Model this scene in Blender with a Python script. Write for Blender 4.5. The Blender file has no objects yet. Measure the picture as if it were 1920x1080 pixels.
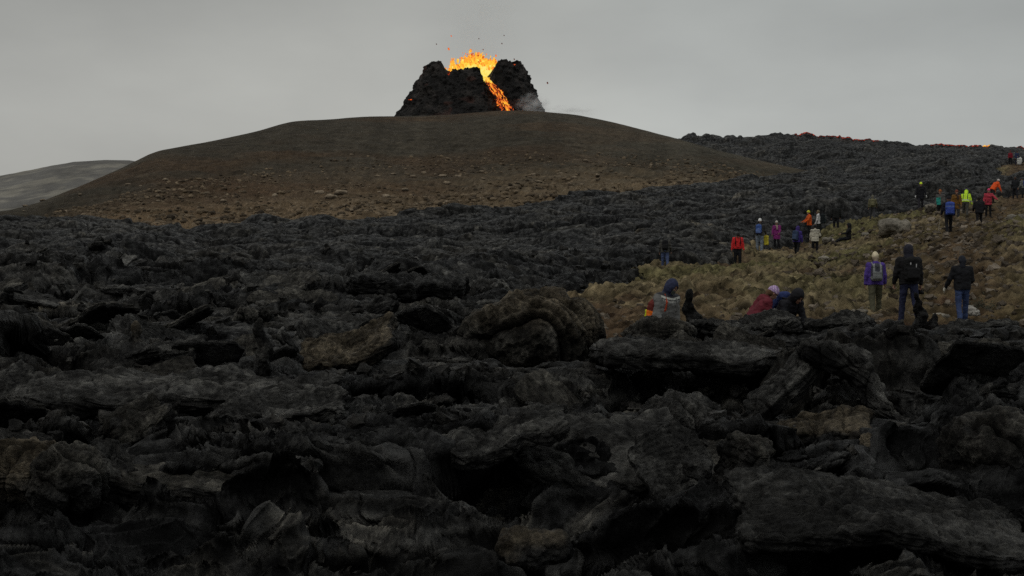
import bpy, math, random
import numpy as np

F = 2667.0            # focal length in photo pixels (50 mm lens on a 36 mm, 1920 px wide frame)
HZ = 440.0            # row of the horizon
rng = np.random.default_rng(7)
random.seed(7)
scene = bpy.context.scene
col = scene.collection

# ------------------------------------------------------------------ noise
def _h(ix, iy, iz=0, seed=0):
    h = (ix.astype(np.int64) * 374761393 + iy.astype(np.int64) * 668265263 +
         np.asarray(iz).astype(np.int64) * 2147483647 + seed * 974634777) & 0xFFFFFFFF
    h = ((h ^ (h >> 13)) * 1274126177) & 0xFFFFFFFF
    h = ((h ^ (h >> 16)) * 2246822519) & 0xFFFFFFFF
    return (h ^ (h >> 15)) & 0xFFFFFFFF

def rnd(ix, iy, iz=0, seed=0):
    return _h(ix, iy, iz, seed) / 4294967295.0

def n2(x, y, seed=0):
    ix, iy = np.floor(x), np.floor(y)
    fx, fy = x - ix, y - iy
    ux, uy = fx*fx*fx*(fx*(fx*6-15)+10), fy*fy*fy*(fy*(fy*6-15)+10)
    def g(a, b):
        t = rnd(ix+a, iy+b, 0, seed) * 6.2831853
        return np.cos(t)*(fx-a) + np.sin(t)*(fy-b)
    return 1.4*((g(0,0)*(1-ux)+g(1,0)*ux)*(1-uy) + (g(0,1)*(1-ux)+g(1,1)*ux)*uy)

def n3(x, y, z, seed=0):
    ix, iy, iz = np.floor(x), np.floor(y), np.floor(z)
    fx, fy, fz = x-ix, y-iy, z-iz
    ux, uy, uz = fx*fx*(3-2*fx), fy*fy*(3-2*fy), fz*fz*(3-2*fz)
    def v(a, b, c): return rnd(ix+a, iy+b, iz+c, seed)*2-1
    x00 = v(0,0,0)*(1-ux)+v(1,0,0)*ux; x10 = v(0,1,0)*(1-ux)+v(1,1,0)*ux
    x01 = v(0,0,1)*(1-ux)+v(1,0,1)*ux; x11 = v(0,1,1)*(1-ux)+v(1,1,1)*ux
    return (x00*(1-uy)+x10*uy)*(1-uz) + (x01*(1-uy)+x11*uy)*uz

def fbm2(x, y, o=4, seed=0, g=0.5):
    s, a = 0, 1.0
    for i in range(o):
        s = s + a*n2(x*2**i + i*17.3, y*2**i - i*9.1, seed+i); a *= g
    return s

def fbm3(x, y, z, o=3, seed=0):
    s, a = 0, 1.0
    for i in range(o):
        s = s + a*n3(x*2**i + i*7.7, y*2**i, z*2**i - i*3.3, seed+i); a *= 0.5
    return s

def worley(x, y, seed=0, jit=0.9):
    """F1, F2 and the offset to / id of the nearest cell."""
    ix, iy = np.floor(x), np.floor(y)
    f1 = np.full(x.shape, 9.0); f2 = f1.copy()
    cx = np.zeros(x.shape); cy = cx.copy(); idx = cx.copy(); idy = cx.copy()
    for a in (-1, 0, 1):
        for b in (-1, 0, 1):
            jx, jy = ix+a, iy+b
            dx = jx + .5 + jit*(rnd(jx, jy, 0, seed)-.5) - x
            dy = jy + .5 + jit*(rnd(jx, jy, 1, seed)-.5) - y
            d = np.hypot(dx, dy)
            m = d < f1
            f2 = np.where(m, f1, np.minimum(f2, d))
            f1 = np.where(m, d, f1)
            cx = np.where(m, -dx, cx); cy = np.where(m, -dy, cy)
            idx = np.where(m, jx, idx); idy = np.where(m, jy, idy)
    return f1, f2, cx, cy, idx, idy

def worley3(x, y, z, seed=0):
    ix, iy, iz = np.floor(x), np.floor(y), np.floor(z)
    f1 = np.full(x.shape, 9.0); f2 = f1.copy()
    for a in (-1, 0, 1):
        for b in (-1, 0, 1):
            for c in (-1, 0, 1):
                jx, jy, jz = ix+a, iy+b, iz+c
                d = np.sqrt((jx+rnd(jx,jy,jz,seed)-x)**2 + (jy+rnd(jx,jy,jz,seed+1)-y)**2 + (jz+rnd(jx,jy,jz,seed+2)-z)**2)
                f2 = np.where(d < f1, f1, np.minimum(f2, d)); f1 = np.minimum(f1, d)
    return f1, f2

def sst(a, b, x):
    t = np.clip((x-a)/(b-a), 0, 1)
    return t*t*(3-2*t)

# ------------------------------------------------------------------ object helpers
def make_mesh(name, V, Fc, mat=None, smooth=True, colors=None):
    V = np.ascontiguousarray(V, dtype=np.float32); Fc = np.ascontiguousarray(Fc, dtype=np.int32)
    me = bpy.data.meshes.new(name)
    k = Fc.shape[1]
    me.vertices.add(len(V)); me.vertices.foreach_set('co', V.ravel())
    me.loops.add(Fc.size); me.loops.foreach_set('vertex_index', Fc.ravel())
    me.polygons.add(len(Fc))
    me.polygons.foreach_set('loop_start', np.arange(0, Fc.size, k, dtype=np.int32))
    me.polygons.foreach_set('loop_total', np.full(len(Fc), k, dtype=np.int32))
    me.update(calc_edges=True)
    me.polygons.foreach_set('use_smooth', np.full(len(Fc), bool(smooth)))
    if colors is not None:
        at = me.color_attributes.new('Col', 'FLOAT_COLOR', 'POINT')
        c = np.ones((len(V), 4), dtype=np.float32); c[:, :3] = colors
        at.data.foreach_set('color', c.ravel())
    if mat: me.materials.append(mat)
    return me

def put(name, me, parent=None, loc=(0, 0, 0)):
    o = bpy.data.objects.new(name, me); col.objects.link(o)
    o.location = loc
    if parent: o.parent = parent
    return o

def tag(o, label=None, cat=None, group=None, kind=None):
    if label: o['label'] = label
    if cat: o['category'] = cat
    if group: o['group'] = group
    if kind: o['kind'] = kind
    return o

def empty(name, loc=(0, 0, 0), rz=0.0):
    o = bpy.data.objects.new(name, None); col.objects.link(o)
    o.location = loc; o.rotation_euler = (0, 0, rz); o.empty_display_size = .2
    return o

def grid_faces(nr, nc, wrap=False):
    r = np.arange(nr-1)[:, None]; c = np.arange(nc if wrap else nc-1)[None, :]
    c2 = (c+1) % nc
    return np.stack([r*nc+c, r*nc+c2, (r+1)*nc+c2, (r+1)*nc+c], -1).reshape(-1, 4)

# ------------------------------------------------------------------ materials
def new_mat(name):
    m = bpy.data.materials.new(name); m.use_nodes = True
    nt = m.node_tree; nt.nodes.clear()
    out = nt.nodes.new('ShaderNodeOutputMaterial')
    return m, nt, out

def N(nt, t, **kw):
    n = nt.nodes.new(t)
    for k, v in kw.items():
        if k.startswith('i_'): n.inputs[k[2:]].default_value = v
        else: setattr(n, k, v)
    return n

def ramp(nt, stops):
    r = nt.nodes.new('ShaderNodeValToRGB'); e = r.color_ramp.elements
    while len(e) < len(stops): e.new(0.5)
    for i, (p, c) in enumerate(stops):
        e[i].position = p; e[i].color = (*c, 1)
    return r

def mat_ground(name, scale, amt, bump_scale, bump, rough=.9, spec=.2, detail2=None, tint=(1, 1, 1)):
    """vertex colour x two noises, with bump."""
    m, nt, out = new_mat(name); L = nt.links.new
    p = N(nt, 'ShaderNodeBsdfPrincipled', i_Roughness=rough); p.inputs['Specular IOR Level'].default_value = spec
    vc = N(nt, 'ShaderNodeVertexColor', layer_name='Col')
    tc = N(nt, 'ShaderNodeTexCoord')
    a = N(nt, 'ShaderNodeTexNoise', i_Scale=scale, i_Detail=8.0, i_Roughness=.65)
    L(tc.outputs['Object'], a.inputs['Vector'])
    r = ramp(nt, [(.3, (1-amt,)*3), (.7, (1+amt,)*3)]); L(a.outputs['Fac'], r.inputs['Fac'])
    mx = N(nt, 'ShaderNodeMixRGB', blend_type='MULTIPLY', i_Fac=1.0)
    L(vc.outputs['Color'], mx.inputs['Color1']); L(r.outputs['Color'], mx.inputs['Color2'])
    L(mx.outputs['Color'], p.inputs['Base Color'])
    b = N(nt, 'ShaderNodeTexNoise', i_Scale=bump_scale, i_Detail=10.0, i_Roughness=.7)
    L(tc.outputs['Object'], b.inputs['Vector'])
    bp = N(nt, 'ShaderNodeBump', i_Strength=bump, i_Distance=1.5/bump_scale)
    L(b.outputs['Fac'], bp.inputs['Height']); L(bp.outputs['Normal'], p.inputs['Normal'])
    L(p.outputs['BSDF'], out.inputs['Surface'])
    return m

def mat_lava(name='lava_rock', edge=1.0):
    m, nt, out = new_mat(name); L = nt.links.new
    p = N(nt, 'ShaderNodeBsdfPrincipled'); p.inputs['Specular IOR Level'].default_value = .1
    vc = N(nt, 'ShaderNodeVertexColor', layer_name='Col'); tc = N(nt, 'ShaderNodeTexCoord')
    def noise(sc, det, ro, vec=None, dist=0.0):
        n = N(nt, 'ShaderNodeTexNoise', i_Scale=sc, i_Detail=det, i_Roughness=ro, i_Distortion=dist)
        L(vec or tc.outputs['Object'], n.inputs['Vector']); return n
    def mul(a, b):
        x = N(nt, 'ShaderNodeMixRGB', blend_type='MULTIPLY', i_Fac=1.0); L(a, x.inputs[1]); L(b, x.inputs[2]); return x.outputs[0]
    a = noise(2.2, 9.0, .68); ra = ramp(nt, [(.36, (.38, .38, .39)), (.5, (.85, .85, .85)), (.64, (2.2, 2.18, 2.1))]); L(a.outputs['Fac'], ra.inputs['Fac'])
    b = noise(17.0, 6.0, .7); rb = ramp(nt, [(.36, (.58, .58, .58)), (.64, (1.5, 1.5, 1.47))]); L(b.outputs['Fac'], rb.inputs['Fac'])
    ge = N(nt, 'ShaderNodeNewGeometry'); lo_, hi_ = 1-.70*edge, 1+1.1*edge; rp = ramp(nt, [(.44, (lo_,)*3), (.495, (1-.2*edge,)*3), (.56, (hi_, hi_*.985, hi_*.96))]); L(ge.outputs['Pointiness'], rp.inputs['Fac'])  # edge sheen painted into the colour: convex edges lightened, creases darkened
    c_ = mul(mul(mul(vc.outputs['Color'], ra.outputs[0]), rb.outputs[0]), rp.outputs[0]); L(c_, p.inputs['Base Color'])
    mp = N(nt, 'ShaderNodeMapping'); mp.inputs['Scale'].default_value = (1.2, 9.0, 9.0); mp.inputs['Rotation'].default_value = (.3, .2, .4); L(tc.outputs['Object'], mp.inputs['Vector'])
    g = noise(2.4, 6.0, .65, mp.outputs[0], 1.4)
    r = noise(5.0, 4.0, .6); mr_ = N(nt, 'ShaderNodeMapRange'); mr_.inputs['To Min'].default_value = .36; mr_.inputs['To Max'].default_value = .85; mr_.inputs['From Min'].default_value = .3; mr_.inputs['From Max'].default_value = .7
    L(r.outputs['Fac'], mr_.inputs['Value']); L(mr_.outputs[0], p.inputs['Roughness'])
    h1 = noise(7.0, 10.0, .72)
    b1 = N(nt, 'ShaderNodeBump', i_Strength=.6, i_Distance=.08); L(g.outputs['Fac'], b1.inputs['Height'])
    b2 = N(nt, 'ShaderNodeBump', i_Strength=1.0, i_Distance=.16); L(h1.outputs['Fac'], b2.inputs['Height']); L(b1.outputs[0], b2.inputs['Normal'])
    b3 = N(nt, 'ShaderNodeBump', i_Strength=.8, i_Distance=.03); L(b.outputs['Fac'], b3.inputs['Height']); L(b2.outputs[0], b3.inputs['Normal'])
    sp = N(nt, 'ShaderNodeMapRange'); sp.inputs['From Min'].default_value = .48; sp.inputs['From Max'].default_value = .72; sp.inputs['To Min'].default_value = .08; sp.inputs['To Max'].default_value = .60
    L(a.outputs['Fac'], sp.inputs['Value']); L(sp.outputs[0], p.inputs['Specular IOR Level'])
    L(b3.outputs[0], p.inputs['Normal']); L(p.outputs['BSDF'], out.inputs['Surface'])
    return m
M_lava = mat_lava()
M_slab = mat_lava('lava_slab_rock', .22)
M_fold = mat_lava('lava_fold_rock', .6)
M_moss = mat_ground('moss_ground', 2.2, .45, 9.0, .8, rough=.95, spec=.1)
M_hill = mat_ground('hill_soil', .35, .35, 1.4, .8, rough=.95, spec=.1)
M_far = mat_ground('far_hill', .03, .3, .3, .5, rough=1.0, spec=.0)
M_rock = mat_ground('pale_rock', 1.2, .4, 3.0, .7, rough=.9, spec=.15)
M_cone = mat_ground('spatter_rock', .4, .5, 1.6, 1.0, rough=.85, spec=.2)

def mat_fabric(name):
    m, nt, out = new_mat(name); L = nt.links.new
    p = N(nt, 'ShaderNodeBsdfPrincipled', i_Roughness=.8); p.inputs['Specular IOR Level'].default_value = .2
    vc = N(nt, 'ShaderNodeVertexColor', layer_name='Col')
    tc = N(nt, 'ShaderNodeTexCoord')
    a = N(nt, 'ShaderNodeTexNoise', i_Scale=14.0, i_Detail=5.0)
    L(tc.outputs['Object'], a.inputs['Vector'])
    r = ramp(nt, [(.3, (.72,)*3), (.7, (1.25,)*3)]); L(a.outputs['Fac'], r.inputs['Fac'])
    mx = N(nt, 'ShaderNodeMixRGB', blend_type='MULTIPLY', i_Fac=1.0)
    L(vc.outputs['Color'], mx.inputs['Color1']); L(r.outputs['Color'], mx.inputs['Color2'])
    L(mx.outputs['Color'], p.inputs['Base Color'])
    b = N(nt, 'ShaderNodeTexNoise', i_Scale=22.0, i_Detail=4.0)
    L(tc.outputs['Object'], b.inputs['Vector'])
    bp = N(nt, 'ShaderNodeBump', i_Strength=.35, i_Distance=.03)
    L(b.outputs['Fac'], bp.inputs['Height']); L(bp.outputs['Normal'], p.inputs['Normal'])
    L(p.outputs['BSDF'], out.inputs['Surface'])
    return m
M_fab = mat_fabric('woven_fabric')

def mat_lava_glow(name, scale, stops, strength, stretch=(1, 1, 1), use_attr=True, soft=False):
    m, nt, out = new_mat(name); L = nt.links.new
    tc = N(nt, 'ShaderNodeTexCoord')
    mp = N(nt, 'ShaderNodeMapping'); mp.inputs['Scale'].default_value = stretch
    L(tc.outputs['Object'], mp.inputs['Vector'])
    a = N(nt, 'ShaderNodeTexNoise', i_Scale=scale, i_Detail=6.0, i_Roughness=.6)
    L(mp.outputs['Vector'], a.inputs['Vector'])
    src = a.outputs['Fac']
    if use_attr:
        vc = N(nt, 'ShaderNodeVertexColor', layer_name='Col')
        sub = N(nt, 'ShaderNodeMath', operation='MULTIPLY_ADD'); sub.inputs[1].default_value = 1.1; sub.inputs[2].default_value = -.55
        L(a.outputs['Fac'], sub.inputs[0])
        ad = N(nt, 'ShaderNodeMath', operation='ADD'); L(vc.outputs['Color'], ad.inputs[0]); L(sub.outputs[0], ad.inputs[1])
        src = ad.outputs[0]
    r = ramp(nt, stops); L(src, r.inputs['Fac'])
    m.cycles.emission_sampling = 'NONE'
    e = N(nt, 'ShaderNodeEmission', i_Strength=strength); L(r.outputs['Color'], e.inputs['Color'])
    if soft:        # incandescent spray thins out towards its edges
        lw = N(nt, 'ShaderNodeLayerWeight', i_Blend=.35); tr = N(nt, 'ShaderNodeBsdfTransparent'); ms = N(nt, 'ShaderNodeMixShader')
        mr = N(nt, 'ShaderNodeMapRange'); mr.inputs['From Min'].default_value = .25; mr.inputs['From Max'].default_value = .85; mr.inputs['To Min'].default_value = .12; mr.inputs['To Max'].default_value = 1.0
        L(lw.outputs['Facing'], mr.inputs['Value']); L(mr.outputs[0], ms.inputs[0]); L(e.outputs[0], ms.inputs[1]); L(tr.outputs[0], ms.inputs[2]); L(ms.outputs[0], out.inputs['Surface'])
    else: L(e.outputs[0], out.inputs['Surface'])
    return m

HOT = [(0.0, (.012, .008, .007)), (.14, (.05, .012, .008)), (.22, (.55, .06, .012)), (.38, (.95, .2, .03)),
       (.58, (1.0, .42, .035)), (.8, (1.0, .68, .06)), (1.0, (1.0, .82, .2))]
M_fount = mat_lava_glow('molten_fountain', 1.1, HOT, 1.0)
M_spray = mat_lava_glow('molten_spray', 1.1, HOT, 1.05, soft=True)
M_stream = mat_lava_glow('molten_stream', .9, HOT, 1.0, stretch=(1.0, 1.0, .35))
M_glow = mat_lava_glow('glowing_crust', .8, [(0, (.01, .006, .006)), (.35, (.06, .012, .01)), (.6, (.5, .05, .02)), (.85, (.8, .1, .03)), (1, (1, .3, .05))], .8)

# ------------------------------------------------------------------ base terrain
def zat(v, y): return (HZ - v)/F*y
CP = []          # (U, Y, tan elevation)
def cp(u, y, v=None, z=None): CP.append((u, y, ((HZ-v)/F) if z is None else z/y))
for u in (-500, 300, 960, 1600, 2400):
    cp(u, 3, z=-2.3); cp(u, 6, z=-2.5); cp(u, 9, z=-2.5); cp(u, 13, z=-2.4); cp(u, 19, z=-2.35)
for u in (-500, 0, 400, 800): cp(u, 30, z=-2.5); cp(u, 60, z=-2.4); cp(u, 90, z=-1.9)
cp(1100, 24, z=-2.25); cp(1245, 24, z=-2.35); cp(1450, 25, z=-2.2); cp(1642, 30, z=-2.25); cp(1900, 28, z=-2.2); cp(2300, 28, z=-2.1)
for u, v, y in ((1642,600,37),(1705,610,33.5),(1805,604,37),(1100,578,39),(1247,506,66.5),(1383,498,71),(1424,475,76),(1455,469,84),(1330,520,60),(1400,540,46),(1500,540,46),(1450,507,62),(1510,500,66),(1580,488,68),(1620,510,54),(1720,500,50),(1810,480,50),(1640,455,80),
                (1494,484,77),(1528,478,80),(1585,467,78),(1518,452,92),(1567,432,95),(1635,417,97),(1725,405,92),(1762,415,78),
                (1778,438,66),(1810,406,84),(1835,424,79),(1852,417,83),(1902,374,112),(1900,362,125),(2300,300,100),(2300,400,60),
                (1880,345,152),(1900,309,176),(2200,290,176),(1960,600,38),(2300,570,40),
                (1150,545,58),(1000,520,75),(1000,470,100)):
    cp(u, y, v=v)
EDGE = np.array([(-300,412),(0,420),(230,420),(360,434),(450,432),(520,427),(620,424),(700,417),(800,407),(900,399),(1000,390),(1050,384),(1150,367),(1300,349),(1430,341),(1520,333)])
YEND = np.array([(-600,119),(500,122),(800,126),(1000,136),(1150,150),(1300,167),(1430,188),(1540,208)])
def yend(u): return np.interp(u, YEND[:, 0], YEND[:, 1])
for u, v in EDGE: cp(u, float(yend(u))-3, v=v+14)
cp(1640,225,v=322); cp(1900,200,v=318); cp(2200,220,v=305)
cp(1300,215,z=4.5); cp(1400,232,z=6.0); cp(1270,255,z=7); cp(1000,250,z=6); cp(500,250,z=0); cp(0,250,z=-2)
for u, v in ((1270,271),(1400,268),(1500,268),(1560,273),(1640,279),(1700,283),(1760,286),(1850,290),(1910,293),(2300,310)): cp(u, 330, v=v)
for u in (1500, 1700, 1900): cp(u, 270, v=300+(u-1500)*.01)
for u in (-500, 500, 1270, 1900, 2300): cp(u, 420, z=14 if u > 1000 else -4)
CP = np.array(CP)
_cu, _cy, _ct = CP[:, 0]/330.0, np.log(CP[:, 1])*4.0, CP[:, 2]
def _k(d2): return np.sqrt(d2 + .09)
_A = _k((_cu[:, None]-_cu)**2 + (_cy[:, None]-_cy)**2); _P = np.stack([np.ones_like(_cu), _cu, _cy], 1)
_M = np.block([[_A, _P], [_P.T, np.zeros((3, 3))]])
_w = np.linalg.lstsq(_M, np.concatenate([_ct, np.zeros(3)]), rcond=None)[0]
def base_exact(x, y):
    x = np.asarray(x, float); y = np.asarray(y, float)
    sh = x.shape; x = x.ravel(); y = y.ravel()
    u = (960 + F*x/y)/330.0; l = np.log(y)*4.0
    o = _w[-3] + _w[-2]*u + _w[-1]*l
    for i in range(len(_cu)):
        o = o + _w[i]*_k((u-_cu[i])**2 + (l-_cy[i])**2)
    return (o*y).reshape(sh)

_GU = np.linspace(-1200, 3100, 861); _GL = np.linspace(math.log(2.0), math.log(700.0), 420)
_gu, _gl = np.meshgrid(_GU, _GL, indexing='ij')
_gy = np.exp(_gl); _GZ = base_exact((_gu-960)/F*_gy, _gy)/_gy
def base(x, y):
    x = np.asarray(x, float); y = np.asarray(y, float)
    a = np.clip((960+F*x/y-_GU[0])/(_GU[1]-_GU[0]), 0, len(_GU)-1.001); b = np.clip((np.log(y)-_GL[0])/(_GL[1]-_GL[0]), 0, len(_GL)-1.001)
    i = a.astype(int); j = b.astype(int); a = a-i; b = b-j
    return y*((_GZ[i, j]*(1-a)+_GZ[i+1, j]*a)*(1-b) + (_GZ[i, j+1]*(1-a)+_GZ[i+1, j+1]*a)*b)

UB = np.array([(20,1000),(31,1080),(39,1100),(50,1180),(58,1210),(66,1240),(69,1330),(71,1385),(78,1470),(86,1520),(93,1550),(97,1600),(102,1690),(108,1790),(116,1890),(124,2020),(200,2300)])
YF = np.array([(900,24.0),(1100,23.4),(1300,22.8),(1500,23.2),(1640,25.5),(1750,26.0),(1900,25),(2400,25)])
def lava_mask(x, y):
    """1 inside the young lava, 0 on moss or beyond the far edge."""
    u = 960 + F*x/y
    wob = fbm2(x*.35, y*.35, 3, 41)*1.2 + fbm2(x*1.3, y*1.3, 3, 46)*.7
    ub = np.interp(y, UB[:, 0], UB[:, 1])
    d1 = (ub-u)/F*y*.8 + wob*.9                     # metres outside the moss, sideways
    yf = np.interp(u, YF[:, 0], YF[:, 1])
    d2 = yf - y + wob*.45
    d3 = np.where(u > 1500, y-118, -99) + 0*wob
    moss1 = np.maximum(np.maximum(d1, d2), d3)
    # the second mossy knoll, higher up on the right
    pu = (1878-u)/F*y + wob*1.5 + np.abs(y-165)*.10
    py = np.abs(y-165) - 14
    moss2 = np.maximum(pu, py)
    d = np.minimum(moss1, moss2)
    m = sst(0, 1.1, d)
    back = np.where(u < 1540, yend(u) + fbm2(x*.25, y*.05, 3, 77)*2.5 - y, 50)
    back = np.maximum(back, np.where(u > 1180, y - 236, -9))
    return m*sst(0, 1.6, back), d

# hand-placed swells of the lava surface: (U, V of the top, Y, half-width x, half-width y)
SWELL = [(1180,597,22.0,1.1,.7),(1250,592,21.5,.9,.7),(1390,598,21.5,.9,.8),(1500,590,21.6,1.2,.8),(1620,602,22.5,1.2,.9),(1720,612,23,1.2,.9),
         (1850,618,23,1.2,.9),(2000,610,23,1.5,.9),(760,560,27,1.5,.8),(640,600,22,1.4,.7),(980,600,24,1.4,.8),(230,620,21,1.0,.6),
         (80,690,16,.9,.5),(330,780,12.5,.7,.4),(1270,745,11.5,.55,.4),(1850,770,11.5,.6,.5),(1680,640,18,.9,.9),(1200,670,17.5,.9,.4),
         (90,850,9.4,.45,.35),(520,905,9.0,.7,.3),(960,815,10.5,.45,.3),(1550,900,9.4,.5,.3),(1700,925,8.8,.8,.4)]
CEIL = np.array([(-500,575),(0,590),(300,585),(500,590),(900,575),(1050,575),(1100,600),(1180,597),(1270,593),(1310,604),(1380,607),(1420,599),(1500,593),(1560,597),(1620,607),(1700,620),(1760,623),(1850,619),(1920,622),(2300,620)], float)
CLEARS = [(70,650,778,9.5,14.1),(560,1130,688,13,19.6),(560,760,702,12,17.3),(1130,1520,792,10.8,15.9),(1430,1740,805,9.8,13.7),(1590,1770,757,10,16.0),
          (1450,1640,856,7.5,11.0),(1640,1830,893,7.5,10.2),(830,1050,925,7.0,9.9),(600,790,935,7.5,9.9),(210,300,670,12,16.6),(470,520,692,11,14.9),
          (1430,1482,471,66,83),(1222,1272,505,55,67),(1490,1595,449,76,95),(1405,1440,476,68,76)]
HOLLOW = [(1000,760,13,1.5,.7,.35),(1340,720,16,.9,.8,.45),(1020,870,9.6,.6,.35,.35),(800,545,30,1.6,1.0,.5),(330,735,13.8,1.3,.5,.3),(1580,770,12.8,.6,.5,.3),(1130,900,8.7,.5,.3,.3)]

def lava_detail(x, y):
    """height above the ground of broken pahoehoe, a forward lean and a colour mix."""
    wx = x + .55*fbm2(x*.45, y*.45, 3, 5) + .12*n2(x*2.3, y*2.3, 9)
    wy = y + .55*fbm2(x*.45+9, y*.45, 3, 6) + .12*n2(x*2.3, y*2.3+5, 10)
    roll = .38*fbm2(x*.09, y*.09, 3, 11) + .30*fbm2(x*.3, y*.3, 2, 15)
    # plates of about two metres, longer sideways
    f1, f2, cx, cy, i, j = worley(wx*.36, wy*.62, 21)
    t1 = (rnd(i, j, 3, 1)-.5)*.9; t2 = (rnd(i, j, 4, 1)-.35)*1.0; h1 = (rnd(i, j, 5, 1)-.5)*.8
    keep = sst(.25, .5, rnd(i, j, 6, 1))
    z1 = keep*(cx*t1*1.6 + cy*t2 + h1) - .34*np.exp(-(f2-f1)/.06)
    # plates of about half a metre
    g1, g2, dx, dy, p, q = worley(wx*1.15+.3*n2(x*3, y*3, 2), wy*1.75+.3*n2(x*3, y*3, 3), 31)
    rub = sst(.08, .5, fbm2(x*.5, y*.5, 2, 61))
    s1 = (rnd(p, q, 3, 2)-.5)*.7; s2 = (rnd(p, q, 4, 2)-.4)*.8; h2 = (rnd(p, q, 5, 2)-.5)*.34
    z2 = (.16+.84*rub)*(dx*s1 + dy*s2 + h2) - (.03+.07*rub)*np.exp(-(g2-g1)/.07)
    # clinker
    k1, k2, ex, ey, a, b = worley(wx*4.2, wy*4.6, 43)
    z3 = rub*((rnd(a, b, 5, 3)-.5)*.13 + .10*(.5-k1))
    # rope folds, each plate with a direction of its own
    ang = 1.57 + (rnd(i, j, 8, 1)-.5)*1.9
    cr = n2(x*.6, y*.6, 71)*2.2
    ph = (np.cos(ang)*wx + np.sin(ang)*wy + .22*cr)*2*np.pi
    sel = (1-.85*rub)*sst(.1, .5, rnd(i, j, 9, 1))
    rope = 1.05*np.abs(np.sin(ph*2.1 + 1.2*n2(x*1.9, y*1.9, 72)))*.085 + np.abs(np.sin(ph*5.3+2*n2(x*3, y*3, 73)))*.03
    def ridge(sc, sd, sx_=1.0, sy_=1.0): return 1-np.abs(n2(wx*sc*sx_, wy*sc*sy_, sd))*1.6
    nr_ = sst(45, 15, y)
    ca, sa = np.cos(ang), np.sin(ang); al = ca*wx+sa*wy; ac_ = -sa*wx+ca*wy
    strand = np.abs(n2(al*7.5+.5*n2(al*2, ac_*2, 181), ac_*1.0, 182))*.075 + np.abs(n2(al*19, ac_*1.9, 183))*.014*nr_
    fine = (.045+.06*rub)*ridge(1.5, 84)**2 + (.055*ridge(4.3, 85)**2 + .022*ridge(10.5, 86)**2)*nr_ - .06
    fine = fine + strand*(1.1-.8*rub)
    z = roll + z1 + z2 + z3 + sel*(rope-.05) + fine
    # long flow lobes, the features that read from afar
    l1, l2, lx_, ly_, li, lj = worley(wx*.16 + .25*n2(x*.2, y*.2, 110), wy*.30 + .25*n2(x*.2, y*.2, 111), 113)
    lob = .85*np.clip(1-l1*l1*1.7, 0, 1)*(.35+.9*rnd(li, lj, 5, 4)) - .45*np.exp(-(l2-l1)/.06) + (rnd(li, lj, 7, 4)-.5)*.5
    fa = sst(22, 60, y)
    sm = 1-.75*sst(60, 170, y)
    far_ = sst(35, 80, y)
    z = roll*(1+.2*fa) + z1*(1-.45*far_) + (z2 + sel*(rope-.05))*(1-.55*far_)*sm + (z3*sst(60, 25, y) + fine)*(1-.6*far_) + lob*fa*.75
    lean = .42*np.clip(z1+.15, -.2, .7) + .55*np.clip(z2+z3, -.1, .3)
    sheet = sst(.05, .45, fbm2(x*.075, y*.11, 2, 131))*sst(17, 24, y)
    z = z*(1-.62*sheet) + sheet*(.5*roll + (.05*np.abs(np.sin(ph*1.3+n2(x*.7, y*.7, 133)))) - .22*np.exp(-(f2-f1)/.035))
    lean_k = 1-.6*sheet
    mixc = rnd(i, j, 11, 1)*.6 + rnd(p, q, 12, 2)*.4
    mixc = mixc*(1-.5*fa) + fa*.5*rnd(li, lj, 9, 4)
    return z, lean*lean_k, mixc, rub, rnd(p, q, 15, 2)

def lava_height(x, y):
    m, d = lava_mask(x, y)
    b = base(x, y)
    z, lean, mixc, rub, ij = lava_detail(x, y)
    rmp = .30 + .70*sst(0, 5.5, d)
    h = b + .8*m*rmp + z*(.25+.75*m)*(.45+.55*rmp) - (1-m)*1.3
    for (U, V, Y, sx, sy) in SWELL:
        X = (U-960)/F*Y
        g = np.exp(-((x-X)/sx)**2 - ((y-Y)/sy)**2)
        h = h + g*(zat(V, Y) - .12 - (b+.8+roll_at(X, Y)))*m
    u = 960 + F*x/y
    lim = zat(np.interp(u, CEIL[:, 0], CEIL[:, 1]) + 6 + 20*fbm2(x*1.3, y*1.3, 3, 191), y)
    e = h - lim + .10
    h = h + sst(28.5, 24.5, y)*(np.where(e > 0, lim - .10 + .17*np.tanh(e/.5), h)-h)
    for (u0, u1, vm, y0, y1) in CLEARS:
        if y1 > y.min() and y0 < y.max():
            k = (y1-y0)*.12; wb = 14*n2(y*1.9, u*.02, int(u0))
            wgt = sst(u0-16, u0+12, u+wb)*sst(u1+16, u1-12, u+wb)*sst(y0-k, y0+k, y)*sst(y1+.35*k, y1-.35*k, y)
            ex = np.clip(h-zat(vm+6+16*fbm2(x*1.7, y*1.7, 3, 192), y), 0, None)
            h = h - wgt*(ex - .14*np.tanh(ex/.35))
    for (U, V, Y, sx, sy, dp) in HOLLOW:
        X = (U-960)/F*Y
        h = h - dp*np.exp(-((x-X)/sx)**2 - ((y-Y)/sy)**2)
    return h, m, lean*m, mixc, (rub, ij)

def roll_at(X, Y):
    a = np.array([X]); b = np.array([Y])
    return float(.38*fbm2(a*.09, b*.09, 3, 11)[0] + .30*fbm2(a*.3, b*.3, 2, 15)[0])

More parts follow.
